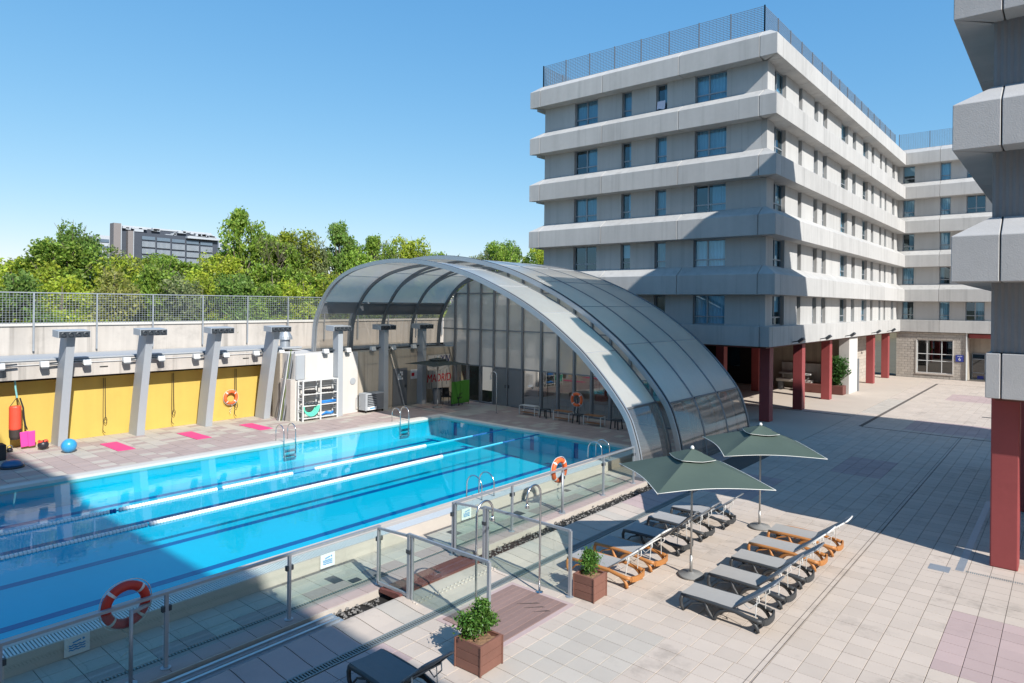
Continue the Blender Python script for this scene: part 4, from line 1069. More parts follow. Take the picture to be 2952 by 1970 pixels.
# white shelf
t = thing('shelf_rack', 'white plastic rack against the white wall', 'shelf', (-26.5, 17.8, 0))
for x in (-26.42, -26.8):
    for y in (16.95, 17.87, 18.78):
        MB().box(x - .03, x + .03, y - .03, y + .03, 0, 1.84).build('upright', 'alu_white', t)
for z in (.12, .68, 1.2, 1.82):
    for y0, y1 in ((16.98, 17.84), (17.9, 18.75)):
        s = MB()
        for k in range(5): x = -26.44 - .09 * k; s.box(x - .025, x + .025, y0, y1, z - .02, z + .02)
        s.build('shelf', 'alu_white', t)
for z in (.42, .5, .95, 1.03, 1.5, 1.6):
    for x in (-26.8,): MB().box(x - .01, x + .01, 16.98, 18.75, z - .015, z + .015).build('back_bar', 'alu_white', t)
    for y in (16.95, 18.78): MB().box(-26.78, -26.44, y - .012, y + .012, z - .015, z + .015).build('side_bar', 'alu_white', t)
t = thing('storage_cabinet', 'pale grey cabinet wall at the left end of the white shelf', 'cabinet', (-27.3, 16.8, 0))
MB().box(-27.75, -26.9, 16.62, 16.85, 0, 1.88).build('body', 'wall_aged', t, bevel=.01)
MB().box(-27.4, -27.36, 16.60, 16.625, .05, 1.85).build('seam', 'steel_paint', t)
def lump(label, name, cat, c, r, m, n=3):
    t = thing(name, label, cat, c); b = MB()
    for k in range(n):
        q = [(max(.001, r[1] * math.sin(PI * j / 8)), r[2] * (1 - math.cos(PI * j / 8)) / 2) for j in range(9)]
        b.lathe(q, (c[0] + .05 * k - .05, c[1] + r[0] * (k - (n - 1) / 2), c[2]), 10)
    b.build('cloth', m, t, smooth=True)
lump('black gear bag on the upper left shelf', 'gear_bag', 'bag', (-26.55, 17.4, 1.22), (.14, .15, .18), 'black_cloth')
lump('black straps heaped on the upper right shelf', 'gear_straps', 'straps', (-26.55, 18.3, 1.22), (.13, .11, .16), 'black_cloth', 4)
lump('grey net bag on the middle left shelf', 'net_bag', 'bag', (-26.55, 17.4, .7), (.15, .13, .14), 'steel_dark', 4)
t = thing('pool_noodles', 'blue foam noodles on the middle right shelf', 'pool noodles', (-26.55, 18.3, .72))
for k in range(6): MB().tube([(-26.45 - .05 * (k % 3), 17.95, .75 + .06 * (k // 3)), (-26.45 - .05 * (k % 3), 18.72, .76 + .06 * (k // 3))], .03, 8).build('noodle', 'noodle_blue', t, smooth=True)
t = thing('pool_noodles', 'blue aqua belts on the lower right shelf', 'pool noodles', (-26.55, 18.3, .14))
for k in range(6): MB().tube([(-26.42 - .04 * k, 17.95 + .05 * k, .2), (-26.45, 18.2 + .05 * k, .32 - .02 * k), (-26.5, 18.6, .2 + .02 * k)], .035, 8).build('belt', 'noodle_blue', t, smooth=True)
t = thing('pool_noodles', 'sea green noodles bent into a U on the lower left shelf', 'pool noodles', (-26.5, 17.4, .14))
for k in range(4): MB().tube([(-26.38 - .06 * k, 17.38 + (.40 - .03 * k) * math.cos(a), .68 + (.42 - .035 * k) * math.sin(a) * 1.1) for a in [PI + PI * j / 12 for j in range(13)]], .03, 8).build('noodle', 'noodle_green', t, smooth=True)
# trolley
t = thing('steel_trolley', 'grey steel trolley cabinet with casters against the wall', 'trolley', (-26.5, 20.8, 0))
MB().box(-26.8, -26.25, 20.3, 21.45, .12, .95).build('body', 'steel_paint', t, bevel=.012)
MB().box(-26.26, -26.235, 20.42, 20.95, .32, .88).build('shutter', 'steel_dark', t); MB().box(-26.26, -26.235, 20.97, 21.4, .16, .9).build('shutter', 'steel_grey', t)
for k in range(6): MB().box(-26.236, -26.225, 20.43, 20.94, .36 + k * .085, .39 + k * .085).build('slat', 'steel_paint', t)
MB().box(-26.24, -26.23, 20.42, 20.95, .14, .3).build('label_panel', 'sign_white', t); MB().box(-26.231, -26.226, 20.55, 20.85, .19, .25).build('label_mark', 'sign_blue', t)
for x in (-26.75, -26.3):
    for y in (20.36, 21.38): MB().lathe([(.0, -.02), (.06, -.02), (.06, .02), (0, .02)], (x, y, .06), 12, 'y').build('caster', 'rubber', t)
MB().tube([(-26.7, 20.3, .85), (-26.7, 20.15, .85), (-26.7, 20.15, .3), (-26.7, 20.3, .3)], .015, 6).build('handle', 'steel_grey', t)
# chairs under the dark parasol
def chair(name, label, x, y, rz, m, h=.85, sw=.5):
    t = thing(name, label, 'chair', (x, y, 0), None, rz)
    for sx in (-1, 1):
        for sy in (-1, 1): MB().tube([(sx * sw * .45, sy * sw * .45, 0), (sx * sw * .4, sy * sw * .42, .42)], .018, 6).build('leg', m, t, local=True)
    MB().box(-sw / 2, sw / 2, -sw / 2, sw / 2, .40, .44).build('seat', m, t, local=True, bevel=.01)
    MB().add([(-sw / 2, sw / 2 - .02, .44), (sw / 2, sw / 2 - .02, .44), (sw / 2, sw / 2 + .02, .44), (-sw / 2, sw / 2 + .02, .44), (-sw / 2, sw / 2 + .12, h), (sw / 2, sw / 2 + .12, h), (sw / 2, sw / 2 + .15, h), (-sw / 2, sw / 2 + .15, h)], [(4, 5, 6, 7), (0, 1, 5, 4), (1, 2, 6, 5), (2, 3, 7, 6), (3, 0, 4, 7), (3, 2, 1, 0)]).build('backrest', m, t, local=True, bevel=.01)
    for sx in (-1, 1): MB().tube([(sx * sw / 2, -sw * .4, .42), (sx * sw / 2, -sw * .4, .62), (sx * sw / 2, sw * .5, .64)], .015, 6).build('armrest', m, t, local=True)
chair('garden_chair', 'black garden chair under the dark parasol', -25.6, 25.1, math.radians(60), 'black_cloth'); chair('garden_chair', 'black garden chair beside the grey bin under the roof', -25.0, 25.3, math.radians(20), 'black_cloth', .8)
t = thing('green_divider', 'bright green plastic locker panel beside the black chairs', 'divider', (-24.8, 25.3, 0))
MB().box(-24.85, -24.78, 24.75, 25.35, .12, 1.28).build('panel', 'green_plastic', t, bevel=.01); MB().box(-24.9, -24.83, 25.42, 26.1, .1, 1.3).build('panel', 'green_plastic', t, bevel=.01)
for y in (24.8, 25.38, 26.05): MB().tube([(-24.85, y, 0), (-24.85, y, 1.5 if y > 25 and y < 26 else 1.3)], .02, 6).build('post', 'steel_dark', t)
t = thing('waste_bin', 'tapered grey bin beside the parasol base', 'bin', (-26.0, 24.75, 0)); MB().lathe([(.0, 0), (.2, 0), (.28, .8), (.3, .82), (.27, .82), (.2, .3), (0, .3)], (-26.0, 24.85, 0), 18).build('tub', 'steel_grey', t)
# benches and stools
def bench(label, x0, x1, y, top):
    t = thing('bench', label, 'bench', ((x0 + x1) / 2, y, 0), 'white framed benches by the glazed wall')
    for x in (x0, x1):
        for yy in (y, y + .36): MB().box(x - .018, x + .018, yy - .018, yy + .018, 0, .44).build('leg', 'white_steel', t)
        MB().box(x - .015, x + .015, y + .018, y + .342, .405, .44).build('end_bar', 'white_steel', t)
    for k in range(3): MB().box(x0 + .02, x1 - .02, y + .0 + .125 * k, y + .11 + .125 * k, .44, .465).build('slat', top, t)
    for k in range(2): MB().box(x0 + .02, x1 - .02, y + .06 + .13 * k, y + .16 + .13 * k, .10, .12).build('slat', 'bench_wood', t)
bench('white framed bench with grey seat, beside the grey double door', -20.72, -19.78, 25.35, 'white_steel')
bench('white framed bench with wooden seat, middle one by the glazed wall', -18.5, -17.62, 25.15, 'bench_wood')
bench('white framed bench with wooden seat nearest the arch foot', -16.8, -15.9, 25.12, 'bench_wood')
def stool(label, x, y):
    t = thing('stool', label, 'stool', (x, y, 0), 'black stools between the benches')
    MB().box(x - .19, x + .19, y - .19, y + .19, .38, .42).build('seat', 'resin_dark', t, bevel=.015)
    for sx in (-1, 1):
        for sy in (-1, 1): MB().beam((x + sx * .19, y + sy * .19, 0), (x + sx * .16, y + sy * .16, .38), .05, .05).build('leg', 'resin_dark', t)
stool('black stool between the grey-topped bench and the middle bench', -19.2, 25.45); stool('black stool at the foot of the ring stand', -17.18, 25.25); stool('black stool nearest the arch foot', -15.17, 25.25)

# ================================================================== HOTEL BLOCKS
LEV = [5.95, 8.63, 11.30, 13.98, 16.65]
BD, BH, BT = .63, .93, 1.34
WIN = {}
def window_parts(w, h, kind, cur):
    k = (round(w, 2), round(h, 2), kind, cur)
    if k in WIN: return WIN[k]
    f = MB(); t = .055; y0, y1 = .16, .22
    f.box(0, w, y0, y1, 0, t); f.box(0, w, y0, y1, h - t, h); f.box(0, t, y0, y1, t, h - t); f.box(w - t, w, y0, y1, t, h - t)
    zt = h * .27; f.box(t, w - t, y0 - .004, y1 + .004, zt - .03, zt + .03)
    cols = [0, w]
    if kind == 2:
        xm = w * (.42 if w > 1.55 else .5); f.box(xm - .035, xm + .035, y0 - .002, y1 + .002, t, h - t); cols = [0, xm, w]
    fr = f.mesh('window', 'alu_frame')
    panes = []
    for a, b in zip(cols, cols[1:]):
        for z0, z1 in ((t, zt - .03), (zt + .03, h - t)):
            q = MB(); q.quad((a + .04, .19, z0), (b - .04, .19, z0), (b - .04, .19, z1), (a + .04, .19, z1)); panes.append(q.mesh('pane', 'pane_glass'))
    c = None
    if cur == 4:
        q = MB(); q.box(.03, w - .03, .27, .285, h * .45, h); c = q.mesh('curtain', 'curtain')
    elif cur:
        q = MB(); n = max(10, int(w / .035)); vs = []; xa, xb = (0, w) if cur == 1 else (w * .5, w) if cur == 2 else (0, w * .42)
        for i in range(n + 1):
            x = xa + (xb - xa) * i / n; yy = .34 + .05 * math.sin(i * 1.25) + .03 * math.sin(i * .47); vs += [(x, yy, -.05), (x, yy, h + .05)]
        q.add(vs, [(2 * i, 2 * i + 2, 2 * i + 3, 2 * i + 1) for i in range(n)]); c = q.mesh('curtain', 'curtain', True)
    WIN[k] = (fr, panes, c); return WIN[k]

def facade(root, o, t, L, joints, wins, m0, m1, wallm, bandm, low_d=.30, ribbed=None, levels=LEV, endstart=0, low=True):
    # o: start of wall plane, t: direction along it, outward normal is t turned clockwise
    rz = math.atan2(t[1], t[0]); base = Vector((o[0], o[1], 0)) - root.location
    def put(name, me, parent=None, s=0, z=0):
        if parent is None: return link(name, me, root, 0, base + Vector((t[0] * s, t[1] * s, z)), rz)
        return link(name, me, parent)
    js = [0] + joints + [L]
    def band(prof, name):
        for i, (a, b) in enumerate(zip(js, js[1:])):
            g0 = .012 if i else 0; g1 = .012 if i < len(js) - 2 else 0
            ma = m0 if i == 0 else 0; mb = m1 if i == len(js) - 2 else 0
            vs = [(a + g0 - ma * d, -d, z) for d, z in prof] + [(b - g1 + mb * d, -d, z) for d, z in prof]; n = len(prof)
            fs = [tuple(range(n)), tuple(range(n, 2 * n))[::-1]] + [(i2, n + i2, n + (i2 + 1) % n, (i2 + 1) % n) for i2 in range(n)]
            q = put(name, MB().add(vs, fs).mesh(name, bandm)); bv = q.modifiers.new('Bevel', 'BEVEL'); bv.width = .012; bv.segments = 1; bv.limit_method = 'ANGLE'; bv.angle_limit = .5
    for zb in levels:
        top = (zb == LEV[-1])
        band([(-.22, zb), (BD, zb), (BD, zb + BH), (.02, zb + BT), (-.22, zb + BT)] if not top else [(-.22, zb), (BD, zb), (BD, zb + BH), (.15, zb + BT - .05), (-.22, zb + BT - .05)], 'band_panel')
    if low: band([(-.22, 3.58), (low_d, 3.58), (low_d, 4.50), (-.22, 4.52)], 'base_band')
    # walls and windows per storey
    for k, zb in enumerate(levels):
        z0 = zb - 2.68 + BT if k else 4.52
        if not low and k == 0: z0 = zb - 1.4
        z1 = zb
        z0 += .0
        cuts = sorted(wins); s = 0
        Le = L - .255 if m1 == 1 else L
        for (a, b, kind) in cuts + [(Le, Le, 0)]:
            if a - s > .02:
                if ribbed and ribbed[0] <= s + .01:
                    q = MB(); n = int((a - s) / .055); vs = []
                    for i in range(n + 1):
                        x = s + (a - s) * i / n; dpt = (.02 if i % 2 else 0) ; vs += [(x, -dpt, z0), (x, -dpt, z1)]
                    q.add(vs, [(2 * i, 2 * i + 2, 2 * i + 3, 2 * i + 1) for i in range(n)]); q.box(s, a, .02, .25, z0, z1); put('ribbed_panel', q.mesh('ribbed_panel', 'concrete_ribbed'))
                else: put('wall_panel', MB().box(s, a, 0, .25, z0 - .01, z1 + .01).mesh('wall_panel', wallm))
            s = b
            if kind:
                r = random.random(); cur = 1 if r < .5 else (2 if r < .64 else (3 if r < .78 else (4 if r < .9 else 0)))
                fr, pn, c = window_parts(b - a, z1 - z0, kind, cur)
                fo = put('window', fr, None, a, z0)
                for p in pn: put('pane', p, fo)
                if c: put('curtain', c, fo)
    return rz, base
def roof_fence(root, p, q, z, n, mname='steel_grey'):
    p = Vector(p); q = Vector(q); d = q - p
    for i in range(n + 1):
        c = p + d * (i / n); MB().box(c.x - .025, c.x + .025, c.y - .025, c.y + .025, z, z + 1.42).build('fence_post', mname, root)
    for i in range(n):
        a = p + d * (i / n); b = p + d * ((i + 1) / n); m = MB()
        for k in range(17): zz = z + .05 + 1.32 * k / 16; m.beam((a.x, a.y, zz), (b.x, b.y, zz), .016, .02)
        L = (b - a).length; N = int(L / .16)
        for k in range(1, N): c = a.lerp(b, k / N); m.box(c.x - .004, c.x + .004, c.y - .004, c.y + .004, z + .05, z + 1.37)
        tag(m.build('fence_mesh', mname, root), kind='stuff')

hotel = thing('hotel_block', 'large grey concrete hotel block with banded storeys on red columns', 'building', (-17, 45, 0))
LW = [(2.07, 3.58, 2), (5.09, 5.67, 1), (7.08, 7.70, 1), (9.19, 10.79, 2)]
facade(hotel, (-23.4, 30.7), (1, 0), 12.7, [.11, 4.24, 8.62, 12.75 - .0 - .05 - .0 if False else 12.55], LW, 1, 1, 'concrete_wall', 'concrete')
RW = [(.95, 2.58, 2), (4.53, 5.13, 1), (7.2, 7.93, 1), (8.87, 9.68, 1), (12.7, 14.31, 2), (15.41, 16.27, 1), (18.15, 19.6, 2), (20.62, 21.38, 1), (23.27, 23.9, 1), (24.92, 25.53, 1), (27.58, 28.53, 1)]
facade(hotel, (-10.7, 30.7), (0, 1), 29.9, [.12, 4.4, 8.8, 13.2, 17.6, 22.0, 26.4], RW, 1, -1, 'concrete_wall', 'concrete')
MB().box(-22.4, -11.7, 31.9, 70, 4.0, 17.75).build('core', 'interior', hotel)
MB().box(-23.2, -10.9, 30.9, 72, 17.7, 17.92).build('roof_slab', 'concrete', hotel)
MB().box(-23.6, -10.6, 30.6, 60.3, 3.5, 3.6).build('soffit', 'brown_red', hotel)
MB().box(-23.42, -23.2, 30.72, 70, 3.6, 17.7).build('end_wall', 'concrete_wall', hotel)
for zb in LEV: MB().box(-24.02, -23.41, 30.72, 70, zb, zb + BH).build('band_panel', 'concrete', hotel)
roof_fence(hotel, (-23.75, 30.95), (-10.95, 30.95), 17.9, 8, 'steel_grey')
roof_fence(hotel, (-10.95, 30.95), (-10.95, 60.6), 17.9, 16, 'steel_grey')
roof_fence(hotel, (-23.75, 30.95), (-23.75, 50), 17.9, 10, 'steel_grey')
# red columns and undercroft
for x, y in ((-11.05, 31.95), (-11.05, 36.9), (-11.05, 42.1), (-11.05, 53.3), (-11.05, 58.3), (-15.5, 43.0), (-19.3, 47.3), (-15.6, 31.95), (-20.2, 31.95), (-15.5, 37.4), (-20.2, 37.4)):
    MB().box(x - .24, x + .24, y - .26, y + .26, 0, 3.55).build('column', 'red_paint', hotel, bevel=.02)
MB().box(-24, -11.2, 46.6, 46.9, 0, 3.55).build('rear_wall', 'concrete_rough', hotel)
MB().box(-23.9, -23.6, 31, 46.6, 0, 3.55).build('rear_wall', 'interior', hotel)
MB().box(-21, -16.6, 46.45, 46.62, .0, 3.2).build('dark_opening', 'black_gap', hotel)
MB().box(-19.3, -17.9, 46.40, 46.44, 1.2, 2.5).build('window_pane', 'pane_glass', hotel)
MB().box(-11.2, -10.6, 45.4, 47.5, 0, 3.58).build('pier', 'plaster_white', hotel, bevel=.01)
MB().box(-11.15, -10.55, 47.55, 47.75, 0, 2.1).build('metal_door', 'steel_grey', hotel)
# blockwork of the recessed wall behind the far columns and of the wing's ground floor
def blocks(parent, o, t, L, z0, z1, holes, bw=.4, bh=.2, budget=300, name='block'):
    rz = math.atan2(t[1], t[0]); base = Vector((o[0], o[1], 0)) - parent.location
    bk = MB(); bk.box(0, L, .03, .25, z0, z1); link('mortar_bed', bk.mesh('mortar_bed', 'mortar'), parent, 0, base, rz) if not holes else None
    r = 0; z = z0; cnt = 0; rest = MB()
    me = MB().box(0, bw - .015, 0, .1, 0, bh - .015).mesh(name, 'brick')
    while z < z1 - .05:
        zz = min(z1, z + bh); iv = [(0, L)]
        for h in holes:
            if z < h[3] - .02 and zz > h[2] + .02:
                iv = [q for a, b in iv for q in ((a, min(b, h[0])), (max(a, h[1]), b)) if q[1] - q[0] > .03]
        for lo, hi in iv:
            x = -(bw / 2) * (r % 2)
            while x < hi - .02:
                a, b = max(lo, x), min(hi, x + bw)
                if b - a > .04:
                    sx = (b - a - .015) / (bw - .015); off = random.uniform(0, .012)
                    if cnt < budget: ob = link(name, me, parent, 0, base + Vector((t[0] * a - t[1] * off, t[1] * a + t[0] * off, z)), rz); ob.scale = (sx, 1, (zz - z - .015) / (bh - .015))
                    else: rest.box(a, b - .015, off, .1, z, zz - .015)
                    cnt += 1
                x += bw
        z += bh; r += 1
    if rest.f: tag(link(name + '_field', rest.mesh(name + '_field', 'brick_field'), parent, 0, base, rz), kind='stuff')
blocks(hotel, (-12.2, 47.5), (0, 1), 13.0, 0, 3.5, [], .5, .25, 260)
# floodlights under the base band
def spot(label, x, y, nx, ny):
    t = thing('spotlight', label, 'spotlight', (x, y, 3.62), 'black spotlights on the hotel base band')
    MB().beam((x, y, 3.7), (x + nx * .35, y + ny * .35, 3.78), .05, .05).build('arm', 'steel_dark', t)
    c = Vector((x + nx * .42, y + ny * .42, 3.82)); MB().beam(c - Vector((nx * .12, ny * .12, .1)), c + Vector((nx * .1, ny * .1, .08)), .32, .14).build('lamp_head', 'steel_dark', t, bevel=.01)
for y, w in ((33.6, 'nearest the shadowed corner column'), (38.3, 'above the second lit column'), (43.5, 'above the climbing plant'), (50.4, 'above the grey metal door'), (55.3, 'nearest the far wing')): spot('black spotlight on the base band ' + w, -10.38, y, 1, 0)
spot('black spotlight on the shaded left face above the arch', -14.6, 30.38, 0, -1)
# climbing plant in its planter
t = thing('planter_trough', 'terracotta trough at the foot of the climbing plant', 'planter', (-12, 45.1, 0)); MB().box(-13.4, -10.75, 44.6, 45.35, 0, .55).build('trough', 'brown_red', t, bevel=.02)
t = thing('climbing_plant', 'dark leafy climber growing up the white pier', 'climbing plant', (-11.2, 45.0, .5))
b = MB(); leaf_quads(b, [((-11.3, 45.0, .8), .16), ((-11.2, 45.05, 1.2), .2), ((-11.15, 45.0, 1.7), .24), ((-11.3, 44.9, 2.0), .2), ((-11.0, 45.0, 2.0), .2), ((-10.9, 45.1, 1.5), .18)], .2, 1300); b.build('foliage', 'leaf_ivy', t)
MB().tube([(-11.3, 45.0, .5), (-11.2, 45.1, 1.2), (-11.1, 45.1, 2.0)], .02, 6).build('stem', 'bark', t)
# stone seats in the shade
t = thing('garden_bench', 'pale stone bench in the shade behind the red columns', 'bench', (-13.8, 45.2, 0))
MB().box(-14.9, -12.7, 44.9, 45.5, .55, .72).build('seat', 'coping_white', t, bevel=.02); MB().box(-14.8, -14.5, 45.0, 45.4, 0, .55).build('leg', 'steel_grey', t); MB().box(-13.2, -12.8, 44.95, 45.45, 0, .55).build('leg', 'steel_grey', t)
t = thing('garden_table', 'light grey table stacked behind the stone bench', 'table', (-14, 46.0, 0)); MB().box(-15.0, -13.0, 45.75, 46.3, .95, 1.05).build('top', 'strut_white', t)
for x in (-14.8, -13.2): MB().box(x - .04, x + .04, 45.95, 46.05, 0, .95).build('leg', 'strut_white', t)
MB().box(-15.0, -11.6, 46.35, 46.5, .5, 1.7).build('back_board', 'concrete_wall', t)

# ------------------------------------------------------------------ far wing
wing = thing('hotel_wing', 'lower right concrete hotel wing closing the far end of the plaza', 'building', (0, 66, 0))
WW = [(.34, 1.16, 1), (2.85, 3.55, 1), (4.55, 5.75, 2), (8.2, 9.6, 2)]
facade(wing, (-10.7, 60.6), (1, 0), 18, [2.9, 7.5, 12.0], WW, -1, 0, 'concrete_wall', 'concrete', low_d=.25)
MB().box(-10.6, 8, 61.7, 75, 3.6, 17.7).build('core', 'interior', wing); MB().box(-11, 9, 60.7, 75, 17.7, 17.92).build('roof_slab', 'concrete', wing)
roof_fence(wing, (-10.7, 60.85), (4, 60.85), 17.9, 7, 'steel_grey')
hole = [(1.42, 3.78, .42, 2.95), (4.62, 30, 0, 3.6)]
MB().box(-10.7, -9.28, 60.63, 60.9, 0, 3.6).build('mortar_bed', 'mortar', wing); MB().box(-6.92, -6.08, 60.63, 60.9, 0, 3.6).build('mortar_bed', 'mortar', wing)
MB().box(-9.28, -6.92, 60.63, 60.9, 0, .42).build('mortar_bed', 'mortar', wing); MB().box(-9.28, -6.92, 60.63, 60.9, 2.95, 3.6).build('mortar_bed', 'mortar', wing)
blocks(wing, (-10.7, 60.55), (1, 0), 4.62, 0, 3.55, hole, .4, .2, 300)
for a, b, c, d in ((-9.36, -9.28, .36, 2.95), (-6.92, -6.86, .36, 2.95)): MB().box(a, b, 60.52, 60.8, c, d).build('reveal', 'coping_white', wing)
MB().box(-9.36, -6.86, 60.5, 60.8, .3, .40).build('sill', 'coping', wing)
wf = MB()
for x in (-9.28, -8.63, -7.66, -6.95): wf.box(x, x + .05, 60.66, 60.72, .42, 2.95)
for z in (.40, 1.33, 1.86, 2.92): wf.box(-9.28, -6.92, 60.655, 60.715, z, z + .05)
wf = wf.build('window', 'alu_white', wing)
for a, b in ((-9.23, -8.63), (-8.58, -7.66), (-7.61, -6.95)):
    for c, d in ((.45, 1.33), (1.38, 1.86), (1.91, 2.92)): MB().box(a, b, 60.68, 60.69, c, d).build('pane', 'dark_glass', wf)
MB().box(-9.3, -6.9, 61.2, 61.3, 0, 3).build('room_wall', 'interior', wing)
MB().box(-6.08, -6.02, 60.45, 60.9, 0, 3.56).build('corner_trim', 'alu_white', wing)
MB().box(-6.0, 3, 62.2, 62.5, 0, 3.58).build('recess_wall', 'concrete_rough', wing); MB().box(-6.0, 3, 60.9, 62.2, 3.2, 3.5).build('recess_beam', 'red_paint', wing); MB().box(-6.1, -5.95, 60.9, 62.3, 0, 3.58).build('recess_side', 'concrete_rough', wing)
d = MB(); d.box(-5.85, -5.8, 62.05, 62.15, 0, 2.0); d.box(-5.05, -5.0, 62.05, 62.15, 0, 2.0)
for z in (0, .5, 1.55, 1.95): d.box(-5.85, -5.0, 62.05, 62.15, z, z + .05)
d = d.build('glass_door', 'alu_frame', wing); MB().box(-5.8, -5.05, 62.09, 62.11, .05, 1.95).build('pane', 'dark_glass', d); MB().box(-5.5, -5.1, 62.06, 62.08, .06, .3).build('sticker', 'sign_navy', d)
sg = thing('number_sign', 'small blue sign with a white 6 on the block wall', 'sign', (-6.47, 60.5, 1.65)); MB().box(-6.73, -6.21, 60.50, 60.545, 1.40, 1.90).build('plate', 'sign_navy', sg)
o = link('numeral', text_mesh('6', .34, 'sign_white', .004), sg); o.location = (0, -.01, -.06); o.rotation_euler = (PI / 2, 0, 0)
MB().box(-6.62, -6.32, 60.492, 60.499, 1.79, 1.815).build('caption_line', 'sign_white', sg)
tw = thing('towel', 'white towel hanging out of a top-floor hotel window', 'towel', (-16.0, 30.7, 15.4)); q = MB(); vs = []
for i in range(7):
    x = -16.25 + .45 * i / 6; yy = 30.66 + .015 * math.sin(i * 1.8); vs += [(x, yy, 15.36 + .03 * math.sin(i)), (x, yy + .05, 15.78)]
q.add(vs, [(2 * i, 2 * i + 2, 2 * i + 3, 2 * i + 1) for i in range(6)]).build('cloth', 'towel', tw, smooth=True)

# ------------------------------------------------------------------ near wing on the right
near = thing('near_wing', 'textured concrete hotel wing cropped by the right picture edge', 'building', (6, 22, 0))
facade(near, (-1.27, 16.85), (1, 0), 20, [.18, 5.2, 10.2], [(9, 10.5, 2)], 1, 0, 'concrete_near', 'concrete_near', low_d=.08, ribbed=(0, 20))
facade(near, (-1.27, 29.7), (0, -1), 12.85, [4.2, 8.6], [(3, 4.5, 2), (7, 8, 1)], 0, 1, 'concrete_near', 'concrete_near', low_d=.08)
MB().box(-1.0, 20, 17.12, 29.6, 3.6, 17.6).build('core', 'interior', near)
MB().box(-1.5, 20, 16.9, 29.75, 17.6, 19.3).build('roof_shadow_box', 'concrete', near)  # unseen box added above the roof, sized for the wing's cast shadow
for x, y in ((-1.04, 17.5), (-1.04, 22.7), (-1.04, 27.9), (4.2, 17.5), (4.2, 22.7)):
    MB().box(x - .24, x + .24, y - .26, y + .28, 0, 3.6).build('column', 'red_paint', near, bevel=.025)
MB().box(-1.2, 20, 17.0, 29.6, 3.52, 3.6).build('soffit', 'brown_red', near)
MB().box(.9, 20, 21.5, 21.8, 0, 3.55).build('rear_wall', 'red_paint', near)
# the wing that holds the viewpoint: its shadow crosses the pool
own = thing('viewpoint_wing', 'concrete wing behind the viewpoint casting the lower-left shadow', 'building', (8, -8, 0))
MB().box(-7.5, 34, -16, -1.2, 3.6, 20.5).build('body', 'concrete', own)
for zb in LEV: MB().box(-7.6, 34.1, -1.2, -.85, zb, zb + BH).build('band_panel', 'concrete', own)
for x in (-7, -1.8, 3.4, 8.6, 13.8): MB().box(x - .24, x + .24, -2.2, -1.7, 0, 3.6).build('column', 'red_paint', own)

# ================================================================== FAR OFFICE BLOCK
K = 2.6
def oy(v): return v * K
def oz(v): return 5.4 + (v - 5.4) * K
XO = -140 * K
of = thing('office_block', 'distant dark office block with gridded windows above the trees', 'building', (XO, oy(58), 0))
MB().box(XO - 14, XO, oy(52.0), oy(68.75), 0, oz(18.62)).build('wall', 'office_dark', of)
MB().box(XO - 12, XO - 4, oy(49.6), oy(68.1), oz(17), oz(19.55)).build('upper_storey', 'office_dark', of)
MB().box(XO - 3, XO + 1, oy(49.35), oy(50.6), 0, oz(18.6)).build('wall', 'office_dark', of)
MB().box(XO - 2, XO + 3, oy(48.1), oy(49.3), 0, oz(19.95)).build('fin_wall', 'office_brown', of); MB().box(XO + 2, XO + 3.6, oy(49.3), oy(49.42), 0, oz(19.95)).build('fin_edge', 'office_white', of)
MB().box(XO - 2, XO + 3, oy(50.62), oy(51.5), 0, oz(18.7)).build('fin_wall', 'office_brown', of); MB().box(XO + 2, XO + 3.6, oy(51.5), oy(51.6), 0, oz(18.7)).build('fin_edge', 'office_white', of)
MB().box(XO - 5, XO + 2.5, oy(61.95), oy(68.75), oz(18.2), oz(18.62)).build('parapet_band', 'office_white', of)
MB().box(XO - 6, XO - 4, oy(49.5), oy(68.1), oz(19.45), oz(19.9)).build('roof_screen', 'office_white', of)
bays = [(53.5, 55.95), (56.3, 58.85), (59.2, 61.75), (62.1, 64.6), (64.95, 67.5)]
for zt, zb, m in ((17.95, 17.28, 'office_glass'), (16.95, 15.85, 'office_glass'), (15.5, 14.5, 'office_glass'), (14.15, 13.2, 'office_glass'), (12.85, 11.9, 'office_glass'), (11.5, 10.6, 'office_glass')):
    for i, (a, b) in enumerate(bays):
        dz = -.16 * i * .35
        fw_ = MB(); fw_.box(XO, XO + .5, oy(a), oy(b), oz(zb + dz), oz(zt + dz)); fo = fw_.build('window', 'office_glass', of)
        if zt < 17.5:
            s = MB()
            for k in range(11): y = oy(a) + (oy(b) - oy(a)) * (k + .35) / 11; s.box(XO + .5, XO + .9, y, y + .17, oz(zb + dz), oz(zt + dz))
            s.build('blade', 'office_white', fo)
rs = MB(); random.seed(5)
for i in range(26):
    y = oy(random.uniform(49.8, 67.5)); w = random.uniform(1, 5); z = oz(random.uniform(18.6, 19.4)); rs.box(XO - random.uniform(3, 5), XO - 2, y, y + w, z, z + random.uniform(.4, 1.4))
rs.build('roof_plant', 'office_white', of)
K2 = 3.03; XP = -140 * K2
for y0, y1, zz, lab in ((45.6, 47.9, 17.5, 'pale low building just left of the dark office block'), (69.0, 71.6, 18.3, 'pale building just right of the dark office block')):
    t = thing('far_block', lab, 'building', (XP, K2 * y0, 0)); MB().box(XP - 30, XP, K2 * y0, K2 * y1, 0, 5.4 + (zz - 5.4) * K2).build('wall', 'office_white', t)
    for k in range(4): MB().box(XP, XP + .4, K2 * (y0 + .2), K2 * (y1 - .2), 5.4 + (zz - 1.3 - 1.3 * k - 5.4) * K2, 5.4 + (zz - .7 - 1.3 * k - 5.4) * K2).build('window_band', 'office_glass', t)

